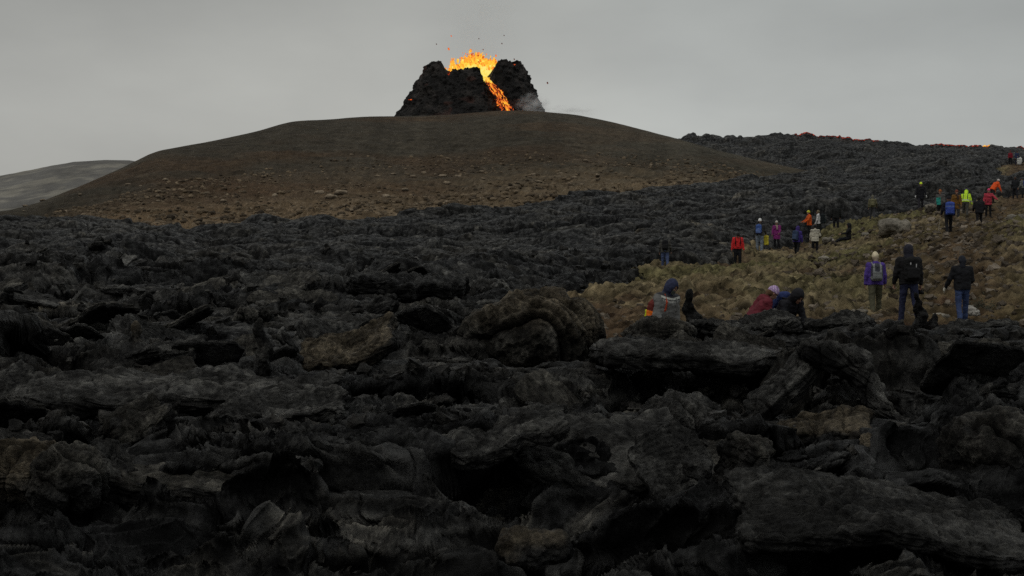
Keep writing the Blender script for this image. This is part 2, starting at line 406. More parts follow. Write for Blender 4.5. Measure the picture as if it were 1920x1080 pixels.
def build_lava():
    us = np.concatenate([np.arange(-1100, -90, 7.0), np.arange(-90, 2010, 1.85), np.arange(2012, 3050, 7.0)])
    parts = [np.geomspace(5.2, 30, 820), np.geomspace(30, 130, 640)[1:], np.geomspace(130, 365, 330)[1:]]
    ys = np.concatenate(parts)
    Yg, Ug = np.meshgrid(ys, us, indexing='ij')
    X = (Ug-960)/F*Yg; Y = Yg.copy()
    h, m, lean, mixc, (rub, chip) = lava_height(X, Y)
    near = sst(60, 25, Y)*.7+.3
    Y2 = Y - lean*near*1.0
    X2 = X + .10*fbm2(X*1.7, Y*1.7+30, 2, 91)*m
    far_r = .9*sst(150, 320, Y)*fbm2(X*.16, Y*.16, 3, 95)
    Z = h + far_r*m
    for _ in range(4):
        B = Z.copy(); B[1:-1, 1:-1] = (Z[1:-1, 1:-1]*4 + 2*(Z[:-2, 1:-1]+Z[2:, 1:-1]+Z[1:-1, :-2]+Z[1:-1, 2:]) + Z[:-2, :-2]+Z[2:, 2:]+Z[:-2, 2:]+Z[2:, :-2])/16
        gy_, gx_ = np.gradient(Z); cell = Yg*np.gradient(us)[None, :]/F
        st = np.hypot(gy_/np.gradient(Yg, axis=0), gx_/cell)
        wgt = sst(1.0, 2.6, st); Z = Z*(1-wgt) + B*wgt
    rgh = np.clip(st, 0, 2.5)*.028*near*sst(45, 20, Y)
    X2 = X2 + rgh*n3(X*3, Y*3, Z*9, 97); Y2 = Y2 + rgh*1.6*n3(X*2.2, Y*2.2, Z*11, 98)
    # colour: near-black with brown, blue-grey and pale ash plates
    dk = np.array([.0150, .0153, .0158]); br = np.array([.027, .0257, .0230]); gr = np.array([.048, .048, .047]); tn = np.array([.090, .078, .058])
    f = fbm2(X*.22, Y*.22, 3, 101); f2 = fbm2(X*.9, Y*.9, 3, 103)
    C = dk + (br-dk)*sst(-.2, .6, f)[..., None]*.9
    C = C + (gr-C)*(sst(.62, .9, mixc)*.75*sst(-.6, .2, f2))[..., None]
    C = C + (tn-C)*(sst(.80, .93, mixc)*sst(.15, .5, f)*.8)[..., None]
    pale = sst(.35, .7, fbm2(X*1.7, Y*1.7, 3, 107))
    C = C*(1+.7*pale[..., None])
    C = C*np.clip(1 + .75*fbm2(X*.06, Y*.09, 3, 121)*sst(15, 50, Y), .4, 1.8)[..., None]
    C = C*(1-.6*sst(1.2, 3.5, st))[..., None]  # shade painted in: steep walls and gaps darkened
    fl = sst(.86, .93, chip)*sst(-.35, .25, f2)*sst(2.5, .8, st)*sst(-.1, .4, fbm2(X*2.1, Y*2.1, 2, 123))
    C = C + (np.array([.080, .076, .068])-C)*(fl*.75)[..., None]
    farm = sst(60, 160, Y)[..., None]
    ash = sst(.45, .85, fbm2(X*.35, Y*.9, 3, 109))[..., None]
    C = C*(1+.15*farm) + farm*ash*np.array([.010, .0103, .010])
    C = C*(1-.18*sst(16, 7, Y))[..., None]*(1-.14*sst(25, 45, Y)-.14*sst(90, 200, Y))[..., None]  # dimmer foreground light painted into the colour; middle and far toned down
    global RID_U, RID_V, RID_Y
    vv = HZ - Z/Y2*F; vv[Yg < 240] = 999
    ii = vv.argmin(0); RID_U = us; RID_V = vv.min(0); RID_Y = Y2[ii, np.arange(len(us))]
    V = np.stack([X2, Y2, Z], -1).reshape(-1, 3)
    nr, nc = X.shape
    fc = grid_faces(nr, nc)
    keep = (m.ravel()[fc].max(1) > .003) | (Y.ravel()[fc][:, 0] < 20)
    fc = fc[keep]
    used = np.zeros(len(V), bool); used[fc.ravel()] = True
    ren = np.cumsum(used)-1
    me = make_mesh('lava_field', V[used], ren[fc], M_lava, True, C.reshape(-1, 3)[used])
    o = put('lava_field', me); tag(o, kind='structure')
build_lava()

# ------------------------------------------------------------------ mossy slope
def moss_height(x, y, full=False):
    b = base(x, y)
    wx = x + .35*fbm2(x*.8, y*.8, 2, 201); wy = y + .35*fbm2(x*.8+3, y*.8, 2, 202)
    f1, f2, *_ = worley(wx*.85, wy*.95, 211)
    g1, g2, *_ = worley(wx*2.3, wy*2.5, 213)
    dirt = sst(-.14, .42, fbm2(x*.16, y*.10, 3, 221) + .30*fbm2(x*.7, y*.7, 3, 223))
    # trampled path climbing from the trio towards the upper walkers
    u = 960 + F*x/y
    pu = np.interp(y, [24, 33, 45, 60, 70, 80, 100], [1800, 1830, 1800, 1790, 1800, 1845, 1905])
    path = np.exp(-((u-pu)/F*y/1.6)**2)*.8
    near = sst(40, 31, y + .8*fbm2(x*.4, y*.4, 2, 225)*3)*.9
    dirt = np.clip(np.maximum(np.maximum(dirt*.8, path), near), 0, 1)
    cush = .36*(np.clip(1-f1*f1*1.3, 0, 1))*(1-.75*dirt) + .13*np.clip(1-g1*g1*1.3, 0, 1)*(1-.5*dirt)
    crev = -.17*np.exp(-(f2-f1)/.08)*(1-dirt)
    rg = 1-np.abs(fbm2(x*2.6, y*2.6, 3, 234))*1.5
    cush = cush*(1+.5*fbm2(x*1.4, y*1.4, 3, 235))
    z = b + cush + crev - .20 + .12*fbm2(x*.5, y*.5, 3, 231) + .07*fbm2(x*4, y*4, 3, 233) + .09*rg
    if full: return z, dirt, f1, f2, g1
    return z

def ground_at(x, y):
    x = np.array([float(x)]); y = np.array([float(y)])
    return float(moss_height(x, y)[0])

def build_moss():
    us = np.concatenate([np.arange(940, 2030, 2.2), np.arange(2032, 2620, 6.0)])
    ys = np.concatenate([np.geomspace(21.5, 60, 420), np.geomspace(60, 130, 260)[1:], np.geomspace(130, 186, 60)[1:]])
    Yg, Ug = np.meshgrid(ys, us, indexing='ij')
    X = (Ug-960)/F*Yg
    z, dirt, f1, f2, g1 = moss_height(X, Yg, True)
    m, d = lava_mask(X, Yg)
    olive = np.array([.136, .122, .056]); tan = np.array([.205, .163, .094]); rust = np.array([.084, .050, .030]); dark = np.array([.020, .016, .010])
    n = fbm2(X*.6, Yg*.6, 3, 241); n_b = fbm2(X*.07, Yg*.07, 2, 243)
    mossc = olive + (tan-olive)*sst(-.45, .45, n_b - .25*(Ug-1650)/400 + .3*n)[..., None]
    C = mossc + (rust-mossc)*np.clip(dirt*.95 + .35*sst(.45, .8, f1), 0, 1)[..., None]
    C = C + (dark-C)*(sst(.22, .0, f2-f1)*.8*(1-.7*dirt))[..., None]
    stone = sst(.55, .75, fbm2(X*2.6, Yg*2.6, 2, 245))*sst(.3, .8, dirt)
    C = C + (np.array([.10, .08, .06])-C)*(stone*.55)[..., None]
    C = C*np.clip(.92+.6*fbm2(X*3.3, Yg*3.3, 3, 247)+.7*fbm2(X*.9, Yg*1.2, 3, 248), .22, 1.9)[..., None]
    V = np.stack([X + .06*fbm2(X*2, Yg*2, 2, 251), Yg - .35*np.clip(z-base(X, Yg), 0, .4), z], -1).reshape(-1, 3)
    fc = grid_faces(*X.shape)
    keep = m.ravel()[fc].min(1) < .995
    fc = fc[keep]
    used = np.zeros(len(V), bool); used[fc.ravel()] = True
    ren = np.cumsum(used)-1
    o = put('moss_slope', make_mesh('moss_slope', V[used], ren[fc], M_moss, True, C.reshape(-1, 3)[used])); tag(o, kind='structure')
build_moss()

# ground sheet under everything, out to the horizon
def build_plain():
    us = np.linspace(-9000, 11000, 60)
    ys = np.geomspace(2, 6000, 60)
    X = np.linspace(-4000, 4000, 161); Y = np.concatenate([np.linspace(-300, 0, 6), np.geomspace(5, 6000, 90)])
    Xg, Yg = np.meshgrid(X, Y)
    Z = np.full(Xg.shape, -7.5) + .5*fbm2(Xg*.01, Yg*.01, 3, 301)
    C = np.tile(np.array([.02, .019, .017]), (Xg.size, 1))
    o = put('ground', make_mesh('ground', np.stack([Xg, Yg, Z], -1).reshape(-1, 3), grid_faces(*Xg.shape), M_far, True, C)); tag(o, kind='structure')
build_plain()

# ------------------------------------------------------------------ the brown hill
CREST = np.array([(-300,470),(-150,425),(0,398),(60,385),(150,350),(240,311),(290,285),(310,281),(400,265),(480,248),(540,230),(565,227),(620,225),(660,221),(700,219),(745,219),(830,217),
                  (930,209),(965,208),(1000,209),(1080,216),(1150,230),(1200,243),(1270,261),(1350,284),(1430,303),(1525,323),(1560,334)], float)
CRY = np.array([(-300,140),(0,165),(300,235),(600,300),(900,320),(1100,305),(1200,290),(1350,258),(1525,222),(1560,215)], float)
def hill_point(u, t):
    """point of the hillside at image column u; t = 0 at the foot, 1 on the skyline, above 1 beyond it"""
    yb = yend(u) - 14
    yc = np.interp(u, CRY[:, 0], CRY[:, 1])
    ker = np.array([-40, -20, 0, 20, 40.])
    vc = sum(np.interp(u+k*.4, CREST[:, 0], CREST[:, 1]) for k in ker)/5
    y = yb + (yc-yb)*t
    xb = (u-960)/F*yb
    zb = base(xb, yb) - .9
    vb = HZ - zb/yb*F
    s = 1-(1-np.clip(t, 0, 1))**1.45
    v = vb + (vc-vb)*s
    z = zat(v, y)
    over = np.clip(t-1, 0, None)
    z = z - over*14 - over**2*70
    x = (u-960)/F*y
    return x, y, z

def hill_rough(x, y, t):
    a = .5*sst(1.0, .55, t)+.18
    zz = a*(.8*fbm2(x*.09, y*.16, 4, 311) + .35*fbm2(x*.5, y*.7, 3, 315))
    led = np.abs(n2(x*.06, y*.25 + .02*x, 317))
    return zz*sst(1.25, .8, t) + .6*(1-led)**6*sst(.55, .2, t)

def build_hill():
    us = np.linspace(-300, 1560, 820); ts = np.concatenate([np.linspace(0, 1, 330), np.linspace(1, 1.5, 30)[1:]])
    T, U = np.meshgrid(ts, us, indexing='ij')
    x, y, z = hill_point(U, T)
    r = hill_rough(x, y, T)
    fade = sst(.0, .02, np.abs(T-1))*.75+.25
    z = z + r*fade
    n = fbm2(x*.03, y*.03, 3, 321); n_s = fbm2(x*.25, y*.4, 4, 323); n_f = fbm2(x*1.4, y*1.8, 3, 325)
    up = np.array([.062, .053, .039]); red = np.array([.085, .057, .035]); low = np.array([.235, .170, .102]); gy = np.array([.085, .077, .058])
    C = up + (red-up)*(sst(-.1, .5, n)*.8)[..., None]
    C = C + (gy-C)*(sst(900, 1300, U)*.55)[..., None]
    stk = n2(U*.016 + .8*n_s, T*1.3, 341) + .6*n2(U*.05 + .6*n_s, T*2.2, 342)
    C = C*np.clip(1 + .30*stk*sst(.15, .5, T), .5, 1.5)[..., None]
    C = C + (np.array([.135, .074, .038])-C)*(sst(1000, 250, U)*sst(.62, .2, T)*.6)[..., None]
    lo = sst(.52, .04, T + .16*n_s + .1*n)
    C = C + (low-C)*(lo*.8)[..., None]
    C = C*(1+.6*n_s*np.clip(lo+.25, 0, 1)+.40*n_f)[..., None]
    pb = sst(.4, .7, n_f + .5*n_s)*lo
    C = C + (np.array([.30, .25, .18])-C)*(pb*.6)[..., None]
    o = put('hill', make_mesh('hill', np.stack([x, y, z], -1).reshape(-1, 3), grid_faces(*x.shape), M_hill, True, np.clip(C, .004, 1).reshape(-1, 3))); tag(o, kind='structure')
build_hill()

def build_far_hill():
    cr = np.array([(-900,420),(-500,400),(-200,365),(0,330),(70,318),(140,304),(200,300),(245,301),(300,310),(420,340),(600,400)], float)
    us = np.linspace(-900, 600, 300); ts = np.linspace(0, 1.3, 120)
    T, U = np.meshgrid(ts, us, indexing='ij')
    Y = 560 + 200*T
    v = 450 + (np.interp(U, cr[:, 0], cr[:, 1])-450)*(1-(1-np.clip(T, 0, 1))**1.4)
    X = (U-960)/F*Y; Z = zat(v, Y) - np.clip(T-1, 0, 1)*40 + 1.0*fbm2(X*.03, Y*.05, 4, 331)*sst(0, .03, np.abs(T-1))
    n = fbm2(X*.018 - Y*.01, Y*.035+X*.012, 4, 333) + .5*fbm2(X*.12, Y*.2, 3, 334)
    a = np.array([.165, .160, .150]); b = np.array([.27, .255, .22])  # aerial haze baked into these pale tones
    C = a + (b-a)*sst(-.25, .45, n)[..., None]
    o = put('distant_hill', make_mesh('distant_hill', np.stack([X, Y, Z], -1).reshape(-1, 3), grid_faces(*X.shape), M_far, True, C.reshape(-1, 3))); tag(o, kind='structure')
build_far_hill()

# ------------------------------------------------------------------ loose lava plates, mounds and spires
def cube_sphere(n):
    a = np.linspace(-1, 1, n)
    vs, fs, off = [], [], 0
    for ax in range(3):
        for s in (-1, 1):
            A, B = np.meshgrid(a, a, indexing='ij')
            p = np.zeros((n, n, 3)); p[..., ax] = s; p[..., (ax+1) % 3] = A; p[..., (ax+2) % 3] = B*s
            vs.append(p.reshape(-1, 3)); fs.append(grid_faces(n, n)[:, ::-1]+off); off += n*n
    V = np.concatenate(vs); Fc = np.concatenate(fs)
    key = np.round(V*1e5).astype(np.int64)
    _, first, inv = np.unique(key, axis=0, return_index=True, return_inverse=True)
    return V[first], inv.ravel()[Fc]
CS = {n: cube_sphere(n) for n in (4, 8, 14, 22, 44, 64, 84, 120)}

LAVA_DK = np.array([.0120, .0120, .0120]); LAVA_GR = np.array([.038, .0375, .036]); LAVA_TN = np.array([.092, .076, .054]); LAVA_BR = np.array([.032, .0302, .0265])

def rock_mesh(name, size, style, seed, n=44, c0=LAVA_DK, c1=LAVA_GR, mat=None):
    P, Fc = CS[n]
    e = {'plate': 7.0, 'block': 6.0, 'mound': 2.2, 'spire': 3.0, 'boulder': 2.6, 'log': 4.0}[style]
    q = P/(np.abs(P)**e).sum(1, keepdims=True)**(1/e)
    sx, sy, sz = size
    V = q*np.array([sx, sy, sz])/2
    o = seed*13.7
    nrm = np.sign(q)*np.abs(q)**(e-1)/np.array([sx, sy, sz]); nrm /= np.linalg.norm(nrm, axis=1, keepdims=True)
    m = min(size); big = max(size)
    x, y, z = V.T
    if style in ('plate', 'block', 'log'):
        # ragged outline, bent sheet, broken layered edge, fibrous ropes on top
        edge = 1 + .22*n3(x/big*3+o, y/big*3, o+0*x, seed) + .10*n3(x/big*9+o, y/big*9, z*0, seed+1)
        V[:, 0] *= edge; V[:, 1] *= edge
        bend = min(.16*big, .9*m)*n3(x/big*1.6+o, y/big*1.6, 0*x, seed+2) + min(.05*big, .4*m)*n3(x/big*4+o, y/big*4, 0*x, seed+3)
        V[:, 2] += bend*(.5 if style == 'block' else 1)
        ang = rnd(np.array([seed]), np.array([3]))[0]*3.14 if style != 'log' else 1.57
        ph = (np.cos(ang)*x+np.sin(ang)*y)/m*.8 + .9*n3(x/big*2+o, y/big*2, z*0, seed+21)
        rope = np.abs(np.sin(ph*4.0 + 2.5*n3(x/big*4+o, y/big*4, 0*x, seed+4)))
        top = sst(.2, .8, q[:, 2])
        V[:, 2] += top*m*.16*(rope-.5)
        lay = np.sin(z/m*16 + 3*n3(x/big*3+o, y/big*3, z/m, seed+6))
        V += nrm*((1-np.abs(q[:, 2:3])**4)*m*.03*lay[:, None])
        rg = 1-np.abs(fbm3(x/m*.5+o, y/m*.7, z/m*.7, 3, seed+7))*1.7
        wv = .6*n3(x/m*.7+o, y/m*1.2, z/m*1.2, seed+31)
        fb = np.abs(n3(x/m*.30+o, y/m*5+wv*3, z/m*5+wv*3, seed+32))*.16 + np.abs(n3(x/m*.55+o, y/m*12+wv*6, z/m*12+wv*6, seed+33))*.07
        d = m*(.16*rg + fb - .12)
        f1, f2 = worley3(x/m*.9+o, y/m*.9, z/m*.9, seed+8)
        d -= .16*m*np.exp(-(f2-f1)/.06)
    elif style == 'mound':
        # drapery: arcs about a point low on one side, warped
        rr = rnd(np.array([seed]), np.array([9]))[0]
        px_, pz_ = (-.62-.3*rr)*sx, (-.75+.3*rr)*sz
        wob = n3(x/big*2.2+o, y/big*2.2, z/big*2.2, seed)
        wo2 = n3(x/big*6+o, y/big*6, z/big*6, seed+1)
        dist = np.hypot((x-px_)/sx, (z-pz_)/sz*.8) + .25*(y/sy)
        fold = np.abs(np.sin(dist*8.5 + 3.6*wob + .8*wo2))**.6
        fold = fold*(.55+.45*sst(-.4, .4, n3(x/big*1.7+o+9, y/big*1.7, z/big*1.7, seed+6)))
        fold2 = np.abs(np.sin(dist*30 + 12*wob + 2.6*wo2))
        nn_ = sst(-.4, .3, n3(x/big*3+o+5, y/big*3, z/big*3, seed+5))
        d = big*(.15*(fold-.6) + .032*fold2*nn_ - .05*np.abs(fbm3(x/big*8+o, y/big*8, z/big*8, 4, seed+2))) + big*.09*n3(x/big*2.1+o, y/big*2.1, z/big*2.1, seed+3)
        rope = fold
    elif style == 'spire':
        t = (q[:, 2]+1)/2
        tap = 1-.82*t**.75
        V[:, 0] *= tap; V[:, 1] *= tap
        V[:, 0] += .28*sx*n3(0*x+o, 0*x, z/sz*3, seed)*t
        d = m*(.16*fbm3(x/m*2.2+o, y/m*2.2, z/m*2.2, 3, seed+1)); rope = t
    else:
        f1, f2 = worley3(x/big*2.2+o, y/big*2.2, z/big*2.2, seed)
        d = big*(.16*(.5-f1) + .07*fbm3(x/big*5+o, y/big*5, z/big*5, 3, seed+1) + .10*n3(x/big*1.8+o, y/big*1.8, z/big*1.8, seed+2)); rope = f1
    V = V + nrm*d[:, None]
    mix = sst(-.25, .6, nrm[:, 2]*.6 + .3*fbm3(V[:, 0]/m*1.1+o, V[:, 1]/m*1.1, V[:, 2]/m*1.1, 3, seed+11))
    if mat is None: c1 = np.asarray(c1)*1.35  # lava tops lifted: pale crust plus top light painted into the colour
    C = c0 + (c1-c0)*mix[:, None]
    C = C*(.35+.95*(fold if style == 'mound' else 1.0))[:, None] if style == 'mound' else C
    C = C*(1+.35*fbm3(V[:, 0]/m*6+o, V[:, 1]/m*6, V[:, 2]/m*6, 3, seed+12))[:, None]
    return make_mesh(name, V, Fc, mat or (M_fold if style == 'mound' else M_slab), True, np.clip(C, .003, 1))

def place(u, v, y): return ((u-960)/F*y, y, zat(v, y))
def rot(o, yaw=0, pitch=0, roll=0): o.rotation_euler = (math.radians(pitch), math.radians(roll), math.radians(yaw)); return o

# (name, style, U, V, Y of the centre, width px, height px, depth m, yaw, pitch, roll, colours, label)
MARKS = [
 ('lava_mound','mound',1000,632,20.5,262,165,1.5,10,0,0,(LAVA_BR*.8,LAVA_TN*.85),'large dome of grey-brown lava draped in rope-like folds, centre of the lava field'),
 ('lava_plate','plate',655,648,18,205,30,.9,-12,24,-26,(LAVA_DK,LAVA_TN*.62),'pale tan tilted lava plate split by a dark crack, left of the folded dome'),
 ('lava_ledge','log',360,714,13.5,560,50,1.0,-4,5,2,(LAVA_DK*.8,LAVA_GR*1.25),'long log-like lava ledge over a black gap, left foreground'),
 ('lava_stump','spire',491,655,15.2,46,110,.24,0,0,3,(LAVA_DK,LAVA_BR),'short upright post of dark lava standing behind the long ledge'),
 ('lava_roof','plate',1310,694,16.6,400,36,1.3,4,-4,3,(LAVA_DK*.9,LAVA_GR*1.1),'wide black lava roof slab over a deep dark hollow, below the woman in the grey sweater'),
 ('lava_beam','log',1632,738,14.0,260,52,.5,-14,0,29,(LAVA_DK,LAVA_GR*1.6),'slanting pale lava beam falling to the right from a peak, right foreground'),
 ('lava_beam','log',1478,742,14.1,190,40,.4,16,0,-40,(LAVA_DK,LAVA_GR*1.2),'dark lava beam leaning up to the left side of the peak, right foreground'),
 ('lava_plate','block',1678,706,16.5,150,130,.5,-18,-34,28,(LAVA_DK*1.3,LAVA_GR*1.35),'smooth grey granular lava slab tilted on edge below the hikers in a row'),
 ('lava_block','block',1540,818,11.4,178,64,.6,-5,6,-8,(LAVA_DK*.7,LAVA_TN*.6),'brown-topped lava block with a square broken right end, right foreground'),
 ('lava_block','block',1728,862,10.6,180,52,.6,6,8,4,(LAVA_DK*.8,LAVA_TN*.66),'flat tan lava block with fibrous cracks, right of the square-ended block'),
 ('lava_mound','mound',1868,868,10.0,190,200,.9,0,0,0,(LAVA_DK,LAVA_BR*1.25),'rounded olive-brown lava mound with hanging folds at the right edge'),
 ('lava_spire','spire',1300,596,21.8,62,98,.4,0,0,-6,(LAVA_DK*.55,LAVA_DK*.8),'jagged black lava spire beside the woman in the grey sweater'),
 ('lava_spire','spire',1724,592,25.5,44,82,.3,0,0,-14,(LAVA_DK*.55,LAVA_DK*.8),'pointed black lava spire at the feet of the hiker with the camera'),
 ('lava_spire','spire',1757,608,25.3,34,34,.3,0,0,8,(LAVA_DK*.5,LAVA_DK*.75),'stubby black lava knob right of the pointed spire by the hikers'),
 ('lava_mound','mound',1272,802,11.2,150,120,.6,20,0,-10,(LAVA_DK,LAVA_GR*1.05),'twisted grey lava hump with a peaked crest, centre foreground'),
 ('lava_arch','plate',945,826,10.2,215,34,.6,5,6,-9,(LAVA_DK*.6,LAVA_GR*.9),'curved dark lava plate over a black hollow, centre foreground'),
 ('lava_fin','spire',252,640,17.0,60,62,.3,10,0,-14,(LAVA_DK,LAVA_TN*.8),'small pale fan-shaped lava fin in the left lava field'),
 ('lava_plate','plate',318,660,16.2,130,26,.6,-8,6,-10,(LAVA_DK,LAVA_GR),'curled grey lava plate just right of the fan-shaped fin'),
 ('lava_plate','block',28,892,9.2,140,72,.5,10,14,6,(LAVA_DK,LAVA_TN*.62),'tan cracked lava plate at the left edge of the foreground'),
 ('lava_plate','plate',1660,985,7.9,560,40,1.0,3,10,5,(LAVA_DK,LAVA_GR*.75),'broad layered grey lava plate in the bottom right corner'),
 ('lava_fin','plate',1392,880,9.8,44,120,.5,20,0,14,(LAVA_DK,LAVA_BR*1.1),'dark leaning lava fin standing on edge, lower right foreground'),
 ('lava_rock','boulder',1000,1030,7.6,130,70,.3,0,0,0,(LAVA_DK,LAVA_TN*.5),'yellowish blotched lava rock at the bottom centre edge'),
 ('lava_rock','boulder',1308,880,9.7,58,44,.2,30,0,0,(LAVA_DK,LAVA_GR*1.2),'small knobbly grey lava rock left of the leaning fin'),
 ('lava_mound','mound',120,905,9.0,150,110,.5,40,0,0,(LAVA_DK,LAVA_BR*1.15),'rounded dull lava hump right of the tan cracked plate'),
 ('lava_log','log',205,872,9.6,95,34,.3,-35,0,38,(LAVA_DK,LAVA_GR*1.1),'stubby pale lava log tipped down to the right, left foreground'),
 ('lava_plate','plate',690,865,10.2,180,30,.5,2,6,1,(LAVA_DK,LAVA_GR),'flat pale-edged lava ledge over a black gap, lower centre left'),
 ('lava_plate','plate',520,768,12.4,250,34,.7,-6,10,-8,(LAVA_DK,LAVA_GR*1.05),'smooth grey lava ramp rising right under the long ledge'),
 ('lava_fin','spire',322,775,12.2,36,72,.2,0,0,10,(LAVA_DK,LAVA_BR),'thin upright lava fin in front of the long ledge'),
 ('lava_arch','plate',258,800,11.5,130,40,.4,30,20,-30,(LAVA_DK*.8,LAVA_BR),'tent-like dark lava shell below the left end of the long ledge'),
 ('lava_plate','plate',770,538,29,210,30,1.6,3,6,2,(LAVA_DK*.6,LAVA_DK*1.2),'black lava roof plate over a dark cave, behind the folded dome'),
 ('lava_mound','mound',1235,640,19.8,150,76,1.0,70,0,0,(LAVA_DK,LAVA_BR),'low wrinkled lava hump in front of the woman in the grey sweater'),
 ('lava_plate','plate',1432,612,21.3,120,22,.5,-8,10,-14,(LAVA_DK,LAVA_GR),'tilted dark lava plate overlapping the knees of the person in the lilac hat'),
 ('lava_plate','plate',1350,618,21.0,100,24,.5,10,8,12,(LAVA_DK,LAVA_GR),'small tilted lava plate between the black spire and the kneeling couple'),
 ('lava_plate','block',1575,612,21.4,120,30,.6,4,6,-8,(LAVA_DK*.8,LAVA_GR*.8),'broken dark lava block on the crest right of the kneeling couple'),
 ('lava_plate','plate',1640,622,21.6,110,24,.5,-14,8,16,(LAVA_DK,LAVA_GR),'leaning lava plate below the violet-jacketed hiker'),
 ('lava_plate','plate',1830,632,21.8,170,26,.6,6,6,-5,(LAVA_DK,LAVA_GR*.9),'flat lava plate on the crest below the hiker in the cap'),
 ('lava_plate','plate',1512,632,20.6,210,20,.8,-3,2,2,(LAVA_DK*.8,LAVA_DK*1.6),'flat dark lava plate in front of the kneeling couple'),
]
for i, (nm, st, U, V, Y, wp, hp, dp, yaw, pit, rol, (c0, c1), lab) in enumerate(MARKS):
    k = Y/F
    n = 120 if wp*hp > 9000 else 84
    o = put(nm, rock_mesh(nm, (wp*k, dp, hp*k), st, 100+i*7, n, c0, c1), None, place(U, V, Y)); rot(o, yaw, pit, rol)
    tag(o, lab, nm.replace('_', ' '))

def rubble(name, P, S, c0, c1, mat, angular=False):
    B, Fb = CS[4][0], CS[4][1]
    Bn = B/np.linalg.norm(B, axis=1, keepdims=True); B = .75*B+.25*Bn if angular else Bn
    n = len(P); nb = len(B)
    r = rng.random((n, 3)); yaw = r[:, 0]*6.28
    sc = np.stack([S, S*(.6+.4*r[:, 1]), S*(.4+.4*r[:, 2])], 1)
    V = B[None]*sc[:, None, :]*.5
    lump = 1 + .5*n3(V[..., 0]/S[:, None]*3+np.arange(n)[:, None]*5.1, V[..., 1]/S[:, None]*3, V[..., 2]/S[:, None]*3, 5)
    V = V*lump[..., None]
    if angular:
        tl = (rng.random((n, 1))-.5)*2.2; ct, st_ = np.cos(tl), np.sin(tl)
        V = np.stack([V[..., 0], V[..., 1]*ct-V[..., 2]*st_, V[..., 1]*st_+V[..., 2]*ct], -1)
    c, s = np.cos(yaw)[:, None], np.sin(yaw)[:, None]
    V = np.stack([V[..., 0]*c-V[..., 1]*s, V[..., 0]*s+V[..., 1]*c, V[..., 2]], -1) + P[:, None, :]
    Fc = (Fb[None] + (np.arange(n)*nb)[:, None, None]).reshape(-1, 4)
    C = np.repeat(c0 + (c1-c0)*rng.random((n, 1)), nb, axis=0)
    return put(name, make_mesh(name, V.reshape(-1, 3), Fc, mat, not angular, C))

# scattered broken plates, sunk into the flow
variants = [rock_mesh('broken_plate', s, st, 500+i*5, 44, LAVA_DK*(.7+.2*(i % 3)), (LAVA_GR, LAVA_BR, LAVA_GR*1.15, LAVA_BR*1.3)[i % 4])
            for i, (s, st) in enumerate([((1.0,.7,.16),'plate'),((1.3,.6,.22),'plate'),((.8,.6,.2),'block'),((.9,.35,.28),'log'),((.7,.6,.45),'mound'),
                                         ((1.1,.8,.12),'plate'),((.6,.5,.3),'block'),((1.4,.8,.2),'plate'),((.8,.3,.24),'log'),((.9,.7,.6),'mound')])]
def lava_top(x, y):
    h, *_ = lava_height(np.array(x), np.array(y)); return h
pl = []
tries = 0
while len(pl) < 170 and tries < 4000:
    tries += 1
    Y = 7.5*(60/7.5)**(random.random()**1.05); U = random.uniform(-60, 1980)
    X = (U-960)/F*Y
    pl.append((X, Y))
px = np.array([p[0] for p in pl]); py = np.array([p[1] for p in pl])
hz, mm, _, _, _ = lava_height(px, py)
k = 0
for X, Y, Z, m in zip(px, py, hz, mm):
    vv = HZ - Z/Y*F
    uu = 960+F*X/Y
    if m < .98 or (uu > 1040 and 15 < Y < 28) or vv < np.interp(uu, CEIL[:, 0], CEIL[:, 1])+8 and Y < 28: continue
    if Y < 9.2: continue
    if any(a-30 < uu < b+30 and c < Y < d+.8 for a, b, _, c, d in CLEARS): continue
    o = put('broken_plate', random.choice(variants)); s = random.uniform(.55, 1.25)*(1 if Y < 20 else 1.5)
    o.location = (X, Y, Z + .02*s); o.scale = (s, s, s*random.uniform(.8, 1.2))
    o.rotation_euler = (math.radians(random.gauss(8, 14)), math.radians(random.gauss(0, 15)), random.uniform(0, 6.28))
    tag(o, 'broken plate of dark crusted lava lying loose among others in the lava field', 'lava plate', 'broken plates strewn over the lava field')
    k += 1

# thin shards of crust standing at odd angles
shards = [rock_mesh('lava_shard', s_, 'plate', 700+i*5, 44, LAVA_DK*.9, (LAVA_GR*1.25, LAVA_GR, LAVA_BR*1.3)[i % 3]) for i, s_ in enumerate([(.8,.55,.055),(.6,.5,.045),(1.0,.45,.06),(.7,.7,.05),(.5,.35,.04),(.9,.6,.07)])]
sy = 10.0*(48/10.0)**(rng.random(230)**1.1); su = rng.uniform(-60, 1980, 230); sx0 = (su-960)/F*sy
sh_, sm_, sl_, _mx, _r = lava_height(sx0, sy)
for X, Y, Z, m, ll, uu in zip(sx0, sy, sh_, sm_, sl_, su):
    vv = HZ - (Z+.25)/Y*F
    if m < .98 or vv < np.interp(uu, CEIL[:, 0], CEIL[:, 1])+4 and Y < 28: continue
    if any(a < uu < b and c < Y < d+.6 for a, b, _, c, d in CLEARS[:8]): continue
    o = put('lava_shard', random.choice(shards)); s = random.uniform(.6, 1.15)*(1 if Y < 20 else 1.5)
    o.location = (X, Y-ll*.8, Z + .07*s); o.scale = (s, s, s)
    o.rotation_euler = (math.radians(random.choice([-1, 1, 1])*random.uniform(12, 58)), math.radians(random.gauss(0, 16)), random.gauss(0, .7))
    tag(o, 'thin shard of dark lava crust tilted up among others in the lava field', 'lava shard', 'tilted shards of crust in the lava field')

